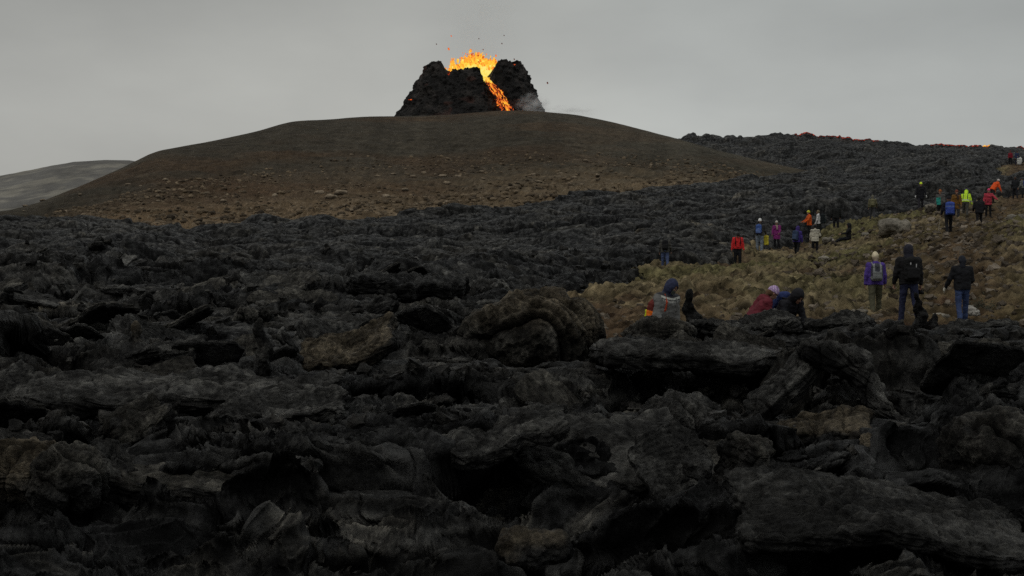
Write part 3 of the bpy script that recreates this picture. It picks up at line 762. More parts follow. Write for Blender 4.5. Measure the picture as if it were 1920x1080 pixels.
# loose chips and clinker between the plates
n_ = 9000
cy0 = 10.5*(75/10.5)**(rng.random(n_)**.9); cu0 = rng.uniform(-80, 2000, n_); cx0 = (cu0-960)/F*cy0
ch, cm, cl, _mx, (crub, _cc) = lava_height(cx0, cy0)
ok = (cm > .9) & (rng.random(n_) < .25+.75*crub)
S = rng.choice([.03, .04, .05, .07, .10, .14], n_)*(.55+cy0/30)
P = np.stack([cx0, cy0-cl*.9, ch+.15*S], 1)[ok]
o = rubble('lava_chips', P, S[ok], LAVA_DK*.8, np.array([.052, .050, .047]), M_slab, True); tag(o, 'loose chips and clinker lying between the lava plates', 'lava rubble', kind='stuff')

# ------------------------------------------------------------------ stones on the brown hillside
stone_var = [rock_mesh('boulder', (1.0, .8, .62), 'boulder', 900+i*3, 14, np.array([.085, .066, .048]), np.array([.30, .24, .17]), M_rock) for i in range(6)]
def on_hill(u, v):
    ts = np.linspace(0, 1, 400); x, y, z = hill_point(np.full(400, float(u)), ts)
    z = z + hill_rough(x, y, ts)
    i = int(np.argmin(np.abs(HZ - z/y*F - v)))
    return x[i], y[i], z[i]
named = [(660,293,16),(738,328,14),(795,326,12),(830,331,20),(838,343,16),(516,371,24),(548,383,18),(242,347,11),(152,366,12),(148,372,10),(725,373,22),(600,366,26),(640,363,30),(622,372,28),
         (1000,329,14),(1052,328,18),(775,333,12),(900,352,14),(955,356,16),(1120,330,14),(905,337,10),(860,333,18),(1010,343,15),(470,395,20),(420,378,14),(340,372,12),(300,360,10),(265,350,9),
         (700,392,18),(660,395,14),(780,386,16),(840,380,18),(560,405,20),(1170,320,12),(1220,312,14),(1320,322,12),(1090,349,12),(760,357,15)]
pts = list(named)
while len(pts) < 105:
    u = random.uniform(40, 1380); top = np.interp(u, [0, 300, 700, 1100, 1400], [372, 330, 310, 296, 312]); bot = np.interp(u, EDGE[:, 0], EDGE[:, 1])
    v = top + (bot-4-top)*random.random()**.7
    if v < bot-2: pts.append((u, v, random.choice([4, 5, 6, 7, 9, 12])))
for (u, v, wpx) in pts:
    x, y, z = on_hill(u, v)
    s = wpx/F*y*.95
    o = put('boulder', random.choice(stone_var)); o.location = (x, y, z + .06*s); o.scale = (s, s*random.uniform(.6, 1), s*random.uniform(.55, .95)); o.rotation_euler = (0, 0, random.uniform(0, 6.28))
    tag(o, 'pale weathered boulder on the lower slope of the brown hill', 'boulder', 'pale boulders on the brown hillside')

n_ = 26000
ru = rng.uniform(-40, 1440, n_); rt = rng.random(n_)**1.7*.55
x, y, z = hill_point(ru, rt)
ok = n2(x*.06, y*.06, 777) + .6*n2(x*.2, y*.2, 778) > rng.normal(-.05, .25, n_)
z = z + hill_rough(x, y, rt)
P = np.stack([x, y, z+.03], 1)[ok]; S = (rng.choice([.14, .16, .2, .25, .3, .45, .65], n_)*np.where(rt < .25, 1.35, .95))[ok]
o = rubble('rubble', np.array(P), np.array(S), np.array([.045, .035, .025]), np.array([.23, .175, .115]), M_rock); tag(o, 'small stones and rubble strewn over the brown hillside', 'rubble', kind='stuff')

# stones on the mossy slope
mossrock = [rock_mesh('boulder', (1.0, .8, .7), 'boulder', 1200+i*3, 22, np.array([.07, .06, .045])*(1+.5*(i == 0)+1.2*(i == 3)), np.array([.22, .20, .165])*(1+.15*(i == 0)+.8*(i == 3)), M_rock) for i in range(4)]
def on_moss(u, y):
    x = (u-960)/F*y; return x, y, ground_at(x, y)
for (u, y, wpx, hs, lab, tint) in [
    (1680,72,62,.8,'large lichen-grey boulder half sunk in the moss below the uphill walkers',0),
    (1748,88,30,.9,'rounded boulder at the lava edge, left of the hiker with the orange hat',1),
    (1624,76,22,.7,'dark-shadowed stone in the moss right of the seated person',2),
    (1545,62,24,.6,'white broken rock lying in the moss below the seated person',3),
    (1552,88,26,.9,'brown boulder at the feet of the dark hiker on the lava edge',1),
    (1430,88,20,.9,'grey stone at the lava edge beside the hiker in pale jeans',2),
    (1318,31,30,.8,'tan mossy rock behind the jagged black spire',1),
    (1610,35,34,.6,'tan flat stone on the dirt left of the purple-jacketed hiker',0),
    (1760,36,36,.6,'pale stone on the dirt between the two tall hikers',3),
    (1772,35.6,26,.7,'brown stone on the dirt left of the hiker in the cap',2),
    (1905,70,50,.7,'dark mossy hummock rock at the right edge of the slope',2)]:
    x, y, z = on_moss(u, y); s = wpx/F*y
    o = put('boulder', mossrock[tint]); o.location = (x, y, z+.18*s); o.scale = (s, s, s*hs); o.rotation_euler = (0, 0, random.uniform(0, 6.28)); tag(o, lab, 'boulder')
P, S = [], []
for i in range(3200):
    y = random.uniform(25, 95)**1.0; u = random.uniform(1120, 2000) if y < 40 else random.gauss(1780, 150)
    x = (u-960)/F*y
    P.append((x, y, 0)); S.append(random.choice([.05, .07, .09, .12, .16, .24])*(1 if y < 45 else 1.4))
P = np.array(P); P[:, 2] = moss_height(P[:, 0], P[:, 1]) + .01
o = rubble('pebbles', P, np.array(S), np.array([.05, .038, .026]), np.array([.24, .20, .155]), M_rock, True); tag(o, 'small stones scattered on the dirt and moss of the slope', 'pebbles', kind='stuff')

# rough tufts of moss and dry grass
n_ = 9000
ty = np.exp(rng.uniform(math.log(24), math.log(112), n_)); tu = rng.uniform(1060, 1990, n_); tx_ = (tu-960)/F*ty
tz, tdirt, tf1, tf2, _g = moss_height(tx_, ty, True); tm, _d = lava_mask(tx_, ty)
ok = (tm < .2) & (rng.random(n_) > .15+tdirt*1.2) & (n2(tx_*.9, ty*.9, 259) > -.05)
tx_, ty, tz = tx_[ok], ty[ok] - .35*np.clip(tz[ok]-base(tx_[ok], ty[ok]), 0, .4), tz[ok]; n_ = len(tx_)
a_ = rng.uniform(0, 6.28, (n_, 3)); hh = rng.uniform(.015, .05, (n_, 3)); sp_ = rng.normal(0, .05, (n_, 3, 2)); le = rng.normal(0, .045, (n_, 3, 2))
cx_ = tx_[:, None]+sp_[..., 0]; cy_ = ty[:, None]+sp_[..., 1]; ww = .018
q0 = np.stack([cx_-ww*np.cos(a_), cy_-ww*np.sin(a_), np.repeat(tz[:, None]-.02, 3, 1)], -1); q1 = np.stack([cx_+ww*np.cos(a_), cy_+ww*np.sin(a_), np.repeat(tz[:, None]-.02, 3, 1)], -1)
q2 = np.stack([cx_+le[..., 0]+ww*.4*np.cos(a_), cy_+le[..., 1]+ww*.4*np.sin(a_), tz[:, None]+hh], -1); q3 = np.stack([cx_+le[..., 0]-ww*.4*np.cos(a_), cy_+le[..., 1]-ww*.4*np.sin(a_), tz[:, None]+hh], -1)
VV = np.stack([q0, q1, q2, q3], 2).reshape(-1, 3)
tc_ = np.array([.085, .078, .036]) + (np.array([.18, .15, .085])-np.array([.085, .078, .036]))*rng.random((n_, 1))**1.5
o = put('moss_tufts', make_mesh('moss_tufts', VV, np.arange(len(VV)).reshape(-1, 4), M_moss, False, np.repeat(tc_, 12, axis=0))); tag(o, 'rough tufts of yellow-green moss and dry grass covering the slope', 'moss', kind='stuff')

# ------------------------------------------------------------------ volcano
CX, CY = (882-960)/F*430, 430.0
def cone_profile(th):
    d = np.degrees(th)
    H = np.interp(d, [-180,-130,-108,-94,-80,-66,-52,-41,-35,-20,8,14,38,44,60,78,96,112,140,180],
                     [49.6,49.0,48.8,50.3,51.0,51.4,51.4,50.9,48.3,48.6,48.8,48.8,50.8,51.5,51.2,52.2,51.4,49.6,49.2,49.6])
    notch = 44.6 + np.clip(np.abs(d-25)-3.5, 0, None)*.62
    H = np.minimum(H, np.where(np.abs(d-25) < 16, notch, 99))
    Rb = np.interp(d, [-180,-90,-30,40,90,180], [24,25.2,23,23,24.2,24])
    Rt = np.interp(d, [-180,-90,-64,-30,30,60,90,120,180], [11.5,13.2,12.4,12.2,12.6,14.4,15.6,14,11.5])
    return H, Rb, Rt
def build_cone():
    nt_ = 560; th = np.linspace(-np.pi, np.pi, nt_, endpoint=False)
    ts = np.concatenate([np.linspace(0, 1, 130), 1+np.linspace(0, 1, 50)[1:]])
    T, TH = np.meshgrid(ts, th, indexing='ij')
    H, Rb, Rt = cone_profile(TH)
    H = H + .3*n2(TH*9, 0*TH, 401) + .2*n2(TH*25, 0*TH, 402)
    to = np.clip(T, 0, 1); ti = np.clip(T-1, 0, 1)
    z = 30 + (H-30)*to - (H-43)*ti**.8
    side = sst(.3, 1, np.sin(TH))
    R = Rb + (Rt-Rb)*to**(1.0+.15*side) - (Rt-3)*ti
    # the channel the stream has cut
    d = np.degrees(TH); cd = np.interp(z, [30, 38, 41, 45], [38, 35, 31, 25])
    R = R - 1.3*np.exp(-((d-cd)/5.0)**2)*(1-ti)
    x = R*np.sin(TH); y = -R*np.cos(TH)
    qx, qz = x + 1.2*n3(x/3, y/3, z/3, 407), z + 1.6*n3(x/4, y/4, z/4, 408)
    f1, f2 = worley3(qx/3.0, y/3.0, qz/3.4, 411); g1, g2 = worley3(qx/1.1, y/1.1, qz/1.3, 415)
    dsp = .9*(.55-f1) + .75*(.5-g1) + 1.1*(.5-np.abs(fbm3(x/3.2, y/3.2, z/3.2, 4, 417))*1.4) + .5*fbm3(x/.9, y/.9, z/.9, 2, 418) - .25*np.exp(-(f2-f1)/.08)
    dsp = dsp*(1-.6*ti)*.72
    R2 = R + dsp + 1.3*sst(.42, .12, to)*(T <= 1)
    x = R2*np.sin(TH); y = -R2*np.cos(TH); z = z + .35*dsp*to
    n = fbm3(x/3, y/3, z/3, 3, 421); n5 = fbm3(x/7, y/7, z/3, 2, 423)
    a = np.array([.0165, .0155, .015]); b = np.array([.042, .037, .034])  # distance haze mixed into these greys
    C = a + (b-a)*sst(-.3, .7, n)[..., None]
    C = C + (np.array([.075, .03, .022])-C)*(sst(.42, .7, n5)*.55)[..., None]
    C = np.where((ti > .25)[..., None], np.array([.03, .012, .008]), C)
    V = np.stack([x, y, z-30], -1).reshape(-1, 3)
    return make_mesh('cone_wall', V, grid_faces(*x.shape, wrap=True), M_cone, True, C.reshape(-1, 3))
vol = tag(empty('volcano', (CX, CY, 30)), 'black steep-sided spatter cone with a notched rim on top of the brown hill', 'volcano')
put('cone_wall', build_cone(), vol)

def px2(u, v, y): return np.array([(u-960)/F*y, y, zat(v, y)])
# hot spots showing red through the rim crust
def blobs(P, S, heat, stretch, n=8):
    B, Fb = CS[n]; B = B/np.linalg.norm(B, axis=1, keepdims=True)
    k, nb = len(P), len(B)
    V = B[None]*(S[:, None, None]*np.stack([np.ones(k), np.ones(k), stretch], 1)[:, None, :])
    nn = n3(B[None, :, 0]*1.6+np.arange(k)[:, None]*3.7, np.repeat(B[None, :, 1]*1.6, k, 0), np.repeat(B[None, :, 2]*1.6, k, 0), 9)
    V = V*(1+.55*nn[..., None]) + P[:, None, :]
    Fc = (Fb[None] + (np.arange(k)*nb)[:, None, None]).reshape(-1, 4)
    return V.reshape(-1, 3), Fc, np.repeat(heat, nb)

def build_fountain():
    root = tag(empty('lava_fountain', (CX+1.8, CY, 43)), 'bright yellow and orange fountain of molten lava spraying from the crater', 'lava fountain')
    org = np.array([CX+1.8, CY, 43])
    # the seething core
    P, Fc = CS[84]
    q = P/np.linalg.norm(P, axis=1, keepdims=True)
    V = q*np.array([8.3, 5.0, 6.8])
    up = sst(-.1, .9, q[:, 2])
    d = 1.5*fbm3(q[:, 0]*4, q[:, 1]*4, q[:, 2]*4, 3, 441) + .7*n3(q[:, 0]*17, q[:, 1]*17, q[:, 2]*17, 445)
    V = V + q*d[:, None]*(.35+.5*up[:, None]); V[:, 2] += up*np.clip(1.8*n3(q[:, 0]*13, q[:, 1]*13, 0*q[:, 0], 447), -.5, 2)
    Vw = V + np.array([.6, 1.0, 2.9])
    heat = .95 - .32*sst(6.4, 10.2, Vw[:, 2]) - .25*sst(3.5, 8.5, np.abs(Vw[:, 0]-.8)) + .08*n3(V[:, 0]*1.2, V[:, 1]*1.2, V[:, 2]*1.2, 449)
    lace = sst(.1, .6, n3(V[:, 0]*1.7, V[:, 1]*1.7, V[:, 2]*1.7, 453))*sst(6.2, 9.0, Vw[:, 2])
    heat = heat - .62*lace
    put('molten_core', make_mesh('molten_core', Vw, Fc, M_fount, True, np.repeat(heat[:, None], 3, 1)), root)
    # spray: plumes (U, V of the top, V of the foot, half width px, count)
    Ps, Ss, Hs, St = [], [], [], []
    for (U, Vt, Vb, wpx, cnt, hot) in [(850,103,134,4,90,.52),(881,100,118,6,70,.56),(899,99,120,5,90,.6),(882,87,100,2,14,.42),(915,110,122,8,80,.46),(893,92,118,16,110,.42),
                                       (865,118,138,16,150,.55),(925,120,132,7,60,.4),(905,106,124,20,120,.5),(856,116,136,8,70,.5),(846,126,141,4,40,.42)]:
        for _ in range(int(cnt*2.2)):
            f = random.random()**1.15
            v = Vb + (Vt+8-Vb)*f; u = U + random.gauss(0, wpx*(1-.45*f)); y = CY + random.gauss(0, 2.2)
            Ps.append(px2(u, v, y)-org); Ss.append(random.choice([.06, .08, .1, .14, .2, .3])*(1.2-.7*f)); Hs.append(hot + .16 + random.gauss(0, .12) - .20*f); St.append(random.uniform(.9, 2.4))
    V, Fc, h = blobs(np.array(Ps), np.array(Ss), np.array(Hs), np.array(St))
    s = put('spray', make_mesh('spray', V, Fc, M_spray, True, np.repeat(np.clip(h, .24, .95)[:, None], 3, 1)), root); s['kind'] = 'stuff'
build_fountain()

for (u, v, s, lab, hot) in [(846.5,70,.26,'highest reddish lava bomb flung above the left rim',.24),(841.6,94,.42,'larger red lava bomb just above the left rim',.27),(819,85,.22,'tiny dark lava bomb farthest to the left of the fountain',.05),
                       (898,75,.2,'tiny dark lava bomb high above the middle of the fountain',.05),(941,84,.24,'dark lava bomb above the right rim, lower of a pair',.05),(945,69,.2,'dark lava bomb above the right rim, upper of a pair',.05),
                       (906,95,.22,'small dark lava bomb right above the fountain tips',.08),(964,113,.26,'small dark lava bomb just over the right rim peak',.05),(1026,157,.34,'dark lava bomb in the sky right of the cone',.05)]:
    V, Fc, h = blobs(np.array([[0., 0, 0]]), np.array([s*.6]), np.array([hot]), np.array([1.4]), 14)
    o = put('lava_bomb', make_mesh('lava_bomb', V, Fc, M_fount, True, np.repeat(h[:, None], 3, 1)), None, tuple(px2(u, v, CY-4))); tag(o, lab, 'lava bomb')

def build_stream():
    cu = np.array([(44.5+9-6, 0)])
    path = np.array([(913,146,7),(918,157,8),(925,164,13),(931,172,15),(937,182,13),(942,191,15),(947,199,18),(951,208,17),(957,222,20)], float)
    s = np.linspace(0, len(path)-1, 130); a = np.linspace(-1, 1, 40)
    uc = np.interp(s, np.arange(len(path)), path[:, 0]); vc = np.interp(s, np.arange(len(path)), path[:, 1]); hw = np.interp(s, np.arange(len(path)), path[:, 2])
    S_, A_ = np.meshgrid(s, a, indexing='ij')
    rag = 1 + .35*n2(S_*1.6, np.sign(A_)*7.0, 461) + .2*n2(S_*5, np.sign(A_)*3.0, 462)
    U = uc[:, None] + A_*hw[:, None]*rag*.84; Vv = vc[:, None] + A_*1.5
    z = (HZ-Vv)/F*415; x = (U-960)/F*415
    # lie on the flank of the cone, a little proud of it
    R = np.interp(z, [30, 36, 45, 50], [24, 20.6, 15.4, 12.8]); lx = x - CX
    y = CY - np.sqrt(np.clip(R*R-lx*lx, 30, None)) - .4 + .9*A_**2 + .5*fbm2(S_*3, A_*3, 3, 465)
    x = (U-960)/F*y; z = (HZ-Vv)/F*y + .25*fbm2(S_*4, A_*4, 2, 467)
    streak = fbm2(A_*4.5 + .5*n2(S_*1.2, A_, 471), S_*.8, 3, 473)
    heat = .33 + .60*streak + .45*sst(2.0, .3, S_) - .22*np.abs(A_)**3
    heat = heat - .5*sst(.2, .5, fbm2(A_*3.2+4, S_*1.3, 3, 475))
    org = np.array([CX+9, CY-16, 38.])
    V = np.stack([x, y, z], -1).reshape(-1, 3) - org
    o = put('lava_stream', make_mesh('lava_stream', V, grid_faces(*x.shape), M_stream, True, np.repeat(np.clip(heat, .05, 1).reshape(-1, 1), 3, 1)), None, tuple(org))
    tag(o, 'glowing orange lava stream pouring through the notch down the front of the cone', 'lava stream')
build_stream()

# small hot patches on the cone
for (u, v, s, lab) in [(963,123.5,.55,'small red-hot patch below the highest point of the right rim'),(771,188,.45,'dull red-hot patch low on the left flank of the cone'),(846,141,1.1,'red-hot crust at the left foot of the fountain on the rim')]:
    y = {963: CY-6, 771: CY-9, 846: CY-11}[u]
    pp = np.array([px2(u+random.gauss(0, s*3), v+random.gauss(0, s*1.2), y) for _ in range(9)])
    org = px2(u, v, y)
    V, Fc, h = blobs(pp-org, np.full(9, s*.35), np.array([.17+.05*random.random() for _ in range(9)]), np.full(9, .7))
    o = put('hot_patch', make_mesh('hot_patch', V, Fc, M_fount, True, np.repeat(h[:, None], 3, 1)), None, tuple(org)); tag(o, lab, 'hot crust')

# glowing fronts on the skyline of the upper flow
def ridge(u):
    ys = np.linspace(262, 364, 140); xs = (u-960)/F*ys
    sil = np.interp(u, RID_U, RID_V); yy = np.interp(u, RID_U, RID_Y)
    return sil, yy
for (u0, u1, cnt, sz, hot, lab) in [(1488,1528,60,.42,.72,'red glowing lava crust on the skyline, nearest to the brown hill'),(1530,1645,80,.26,.62,'thin line of red glowing crust along the middle of the skyline'),
                               (1742,1812,60,.26,.62,'faint red glowing crust on the skyline above the walkers'),(1814,1838,50,.42,.72,'bright red glowing crust on the right skyline'),
                               (1840,1853,26,.32,1.0,'small orange-hot opening in the crust on the right skyline'),(1904,1930,40,.5,.72,'pinkish red glowing crust above the distant walkers at the right edge')]:
    nu_ = int((u1-u0)*1.6)+6
    uu_ = np.linspace(u0, u1, nu_); aa_ = np.linspace(0, 1, 7)
    A_, U_ = np.meshgrid(aa_, uu_, indexing='ij')
    vr, yr = np.interp(U_, RID_U, RID_V), np.interp(U_, RID_U, RID_Y)
    bulge = np.clip(.5+1.1*fbm2(U_*.22, A_*1.5, 3, int(u0)), .0, 1.6)
    endf = np.sin(np.pi*np.clip((U_-u0)/(u1-u0), .02, .98))**.4
    vv_ = vr + 2.2*A_ - 1.4 - bulge*np.sin(np.pi*A_)*sz*4.0*endf + .9*(1-endf)
    yy_ = yr - 1.2 - 2.2*A_ - bulge*.5*np.sin(np.pi*A_)
    P_ = np.stack([(U_-960)/F*yy_, yy_, zat(vv_, yy_)], -1).reshape(-1, 3)
    org = P_[len(P_)//2].copy()
    heat = hot*(.30 + .85*fbm2(U_*.35, A_*2.2, 3, int(u0)+3) + .35*np.sin(np.pi*A_)*endf)
    o = put('glowing_crust', make_mesh('glowing_crust', P_-org, grid_faces(*A_.shape), M_glow if hot < .9 else M_fount, True, np.repeat(np.clip(heat, .03, 1).reshape(-1, 1), 3, 1)), None, tuple(org)); tag(o, lab, 'glowing lava')

# thin steam at the foot of the cone and along the hilltop
def mat_steam(name, dens, scale):
    m, nt, out = new_mat(name); L = nt.links.new
    tc = N(nt, 'ShaderNodeTexCoord'); nz = N(nt, 'ShaderNodeTexNoise', i_Scale=scale, i_Detail=4.0); L(tc.outputs['Object'], nz.inputs['Vector'])
    ln = N(nt, 'ShaderNodeVectorMath', operation='LENGTH'); L(tc.outputs['Object'], ln.inputs[0])
    fo = N(nt, 'ShaderNodeMapRange'); fo.inputs['From Min'].default_value = 1.0; fo.inputs['From Max'].default_value = .2; L(ln.outputs['Value'], fo.inputs['Value'])
    r = ramp(nt, [(.42, (0, 0, 0)), (.7, (1, 1, 1))]); L(nz.outputs['Fac'], r.inputs['Fac'])
    a = N(nt, 'ShaderNodeMath', operation='MULTIPLY'); L(r.outputs['Color'], a.inputs[0]); L(fo.outputs[0], a.inputs[1])
    b = N(nt, 'ShaderNodeMath', operation='MULTIPLY'); b.inputs[1].default_value = dens; L(a.outputs[0], b.inputs[0])
    v = N(nt, 'ShaderNodeVolumeScatter'); v.inputs['Color'].default_value = (.92, .93, .93, 1); L(b.outputs[0], v.inputs['Density'])
    L(v.outputs[0], out.inputs['Volume'])
    return m
Bs, Fs_ = CS[22]; Bs = Bs/np.linalg.norm(Bs, axis=1, keepdims=True)
for (u, v, y, sx_, sy_, sz_, dens, lab) in [(1000,200,CY-20,5.5,4,4.4,.5,'thin grey steam rising at the right foot of the cone'),(900,40,CY+6,14,8,20,.03,'faint warm grey plume of gas rising above the crater'),(1062,211,360,8.5,3,2.0,.35,'low wisp of white steam drifting along the hilltop right of the cone')]:
    o = put('steam', make_mesh('steam', Bs, Fs_, mat_steam('steam_vapour', dens, 2.6), True), None, tuple(px2(u, v, y))); o.scale = (sx_, sy_, sz_); tag(o, lab, 'steam')

# ------------------------------------------------------------------ people
class Field:
    def __init__(s, lo, hi, vox):
        s.vox = vox; s.lo = np.array(lo, float)
        s.n = np.ceil((np.array(hi)-s.lo)/vox).astype(int)+1
        s.a = np.full(s.n, 9.0, np.float32)
        s.ax = [s.lo[i] + vox*np.arange(s.n[i]) for i in range(3)]
    def block(s, c0, c1, m):
        i0 = np.clip(np.floor((np.array(c0)-m-s.lo)/s.vox).astype(int), 0, s.n-1); i1 = np.clip(np.ceil((np.array(c1)+m-s.lo)/s.vox).astype(int)+1, 1, s.n)
        sl = tuple(slice(a, b) for a, b in zip(i0, i1))
        return sl, s.ax[0][sl[0]][:, None, None], s.ax[1][sl[1]][None, :, None], s.ax[2][sl[2]][None, None, :]
    def _join(s, sl, d, k):
        a = s.a[sl]
        if k > 0:
            h = np.clip(k-np.abs(a-d), 0, None)/k
            s.a[sl] = np.minimum(a, d) - h*h*k*.25
        else: s.a[sl] = np.minimum(a, d)
    def cone(s, p0, p1, r0, r1, k=.03):
        p0 = np.array(p0, float); p1 = np.array(p1, float); r = max(r0, r1)
        sl, x, y, z = s.block(np.minimum(p0, p1)-r, np.maximum(p0, p1)+r, .06)
        v = p1-p0; L2 = max((v*v).sum(), 1e-9)
        t = np.clip(((x-p0[0])*v[0]+(y-p0[1])*v[1]+(z-p0[2])*v[2])/L2, 0, 1)
        d = np.sqrt((x-p0[0]-t*v[0])**2+(y-p0[1]-t*v[1])**2+(z-p0[2]-t*v[2])**2) - (r0+t*(r1-r0))
        s._join(sl, d, k)
    def _ell(s, x, y, z, c, r, R):
        qx, qy, qz = x-c[0], y-c[1], z-c[2]
        a = (R[0, 0]*qx+R[1, 0]*qy+R[2, 0]*qz)/r[0]; b = (R[0, 1]*qx+R[1, 1]*qy+R[2, 1]*qz)/r[1]; e = (R[0, 2]*qx+R[1, 2]*qy+R[2, 2]*qz)/r[2]
        k0 = np.sqrt(a*a+b*b+e*e); k1 = np.sqrt((a/r[0])**2+(b/r[1])**2+(e/r[2])**2)
        return k0*(k0-1)/np.maximum(k1, 1e-6)
    def ell(s, c, r, R=np.eye(3), k=.03):
        m = max(r); sl, x, y, z = s.block(np.array(c)-m, np.array(c)+m, .06)
        s._join(sl, s._ell(x, y, z, c, r, R), k)
    def box(s, c, h, R=np.eye(3), rad=.04, k=.02):
        m = float(np.linalg.norm(h)); sl, x, y, z = s.block(np.array(c)-m, np.array(c)+m, .04)
        q = [np.abs(R[0, i]*(x-c[0])+R[1, i]*(y-c[1])+R[2, i]*(z-c[2]))-(h[i]-rad) for i in range(3)]
        d = np.sqrt(sum(np.clip(t, 0, None)**2 for t in q)) + np.minimum(np.maximum(q[0], np.maximum(q[1], q[2])), 0) - rad
        s._join(sl, d, k)
    def cut_ell(s, c, r, R=np.eye(3)):
        m = max(r); sl, x, y, z = s.block(np.array(c)-m, np.array(c)+m, .05)
        s.a[sl] = np.maximum(s.a[sl], -s._ell(x, y, z, c, r, R))
    def cut_plane(s, p, n):
        """drop everything on the side n points to"""
        x, y, z = s.ax[0][:, None, None], s.ax[1][None, :, None], s.ax[2][None, None, :]
        s.a = np.maximum(s.a, ((x-p[0])*n[0]+(y-p[1])*n[1]+(z-p[2])*n[2]).astype(np.float32))
    def wrinkle(s, amp, sc, seed):
        m = np.abs(s.a) < s.vox*3+amp*2
        i, j, k = np.nonzero(m)
        x, y, z = s.ax[0][i]*sc, s.ax[1][j]*sc, s.ax[2][k]*sc*1.7
        s.a[m] += (amp*(n3(x, y, z, seed) + .5*n3(x*2.1, y*2.1, z*2.1, seed+1))).astype(np.float32)
    def mesh(s):
        a = s.a; ins = a < 0; nx, ny, nz = a.shape
        cnt = sum(ins[i:nx-1+i, j:ny-1+j, k:nz-1+k].astype(np.int8) for i in (0, 1) for j in (0, 1) for k in (0, 1))
        cell = (cnt > 0) & (cnt < 8)
        ci, cj, ck = np.nonzero(cell)
        acc = np.zeros((len(ci), 3)); w = np.zeros(len(ci))
        cor = [(i, j, k) for i in (0, 1) for j in (0, 1) for k in (0, 1)]
        val = {c: a[ci+c[0], cj+c[1], ck+c[2]].astype(float) for c in cor}
        for c in cor:
            for ax in range(3):
                if c[ax] == 0:
                    e = list(c); e[ax] = 1; e = tuple(e)
                    va, vb = val[c], val[e]; m = (va < 0) != (vb < 0)
                    t = np.where(m, va/np.where(m, va-vb, 1), 0)
                    p = np.tile(np.array(c, float), (len(ci), 1)); p[:, ax] += t
                    acc[m] += p[m]; w[m] += 1
        V = (np.stack([ci, cj, ck], 1) + acc/np.maximum(w, 1)[:, None])*s.vox + s.lo
        idx = np.full(cell.shape, -1, np.int64); idx[ci, cj, ck] = np.arange(len(ci))
        Fs = []
        for ax in range(3):
            b, c = [t for t in range(3) if t != ax]
            lo = [slice(None)]*3; hi = [slice(None)]*3; lo[ax] = slice(0, -1); hi[ax] = slice(1, None)
            A, B = ins[tuple(lo)], ins[tuple(hi)]
            e = A != B
            m = np.zeros_like(e); sl = [slice(None)]*3; sl[b] = slice(1, -1); sl[c] = slice(1, -1); m[tuple(sl)] = e[tuple(sl)]
            g = np.stack(np.nonzero(m), 1)
            if not len(g): continue
            def at(db, dc):
                h = g.copy(); h[:, b] += db; h[:, c] += dc
                return idx[h[:, 0], h[:, 1], h[:, 2]]
            q = np.stack([at(-1, -1), at(0, -1), at(0, 0), at(-1, 0)], 1)
            flip = A[m] if ax != 1 else ~A[m]
            q = np.where(flip[:, None], q, q[:, ::-1])
            Fs.append(q)
        return V, np.concatenate(Fs)

def RX(a): c, s = math.cos(a), math.sin(a); return np.array([[1, 0, 0], [0, c, -s], [0, s, c]])
def RY(a): c, s = math.cos(a), math.sin(a); return np.array([[c, 0, s], [0, 1, 0], [-s, 0, c]])
def RZ(a): c, s = math.cos(a), math.sin(a); return np.array([[c, -s, 0], [s, c, 0], [0, 0, 1]])
D = math.radians

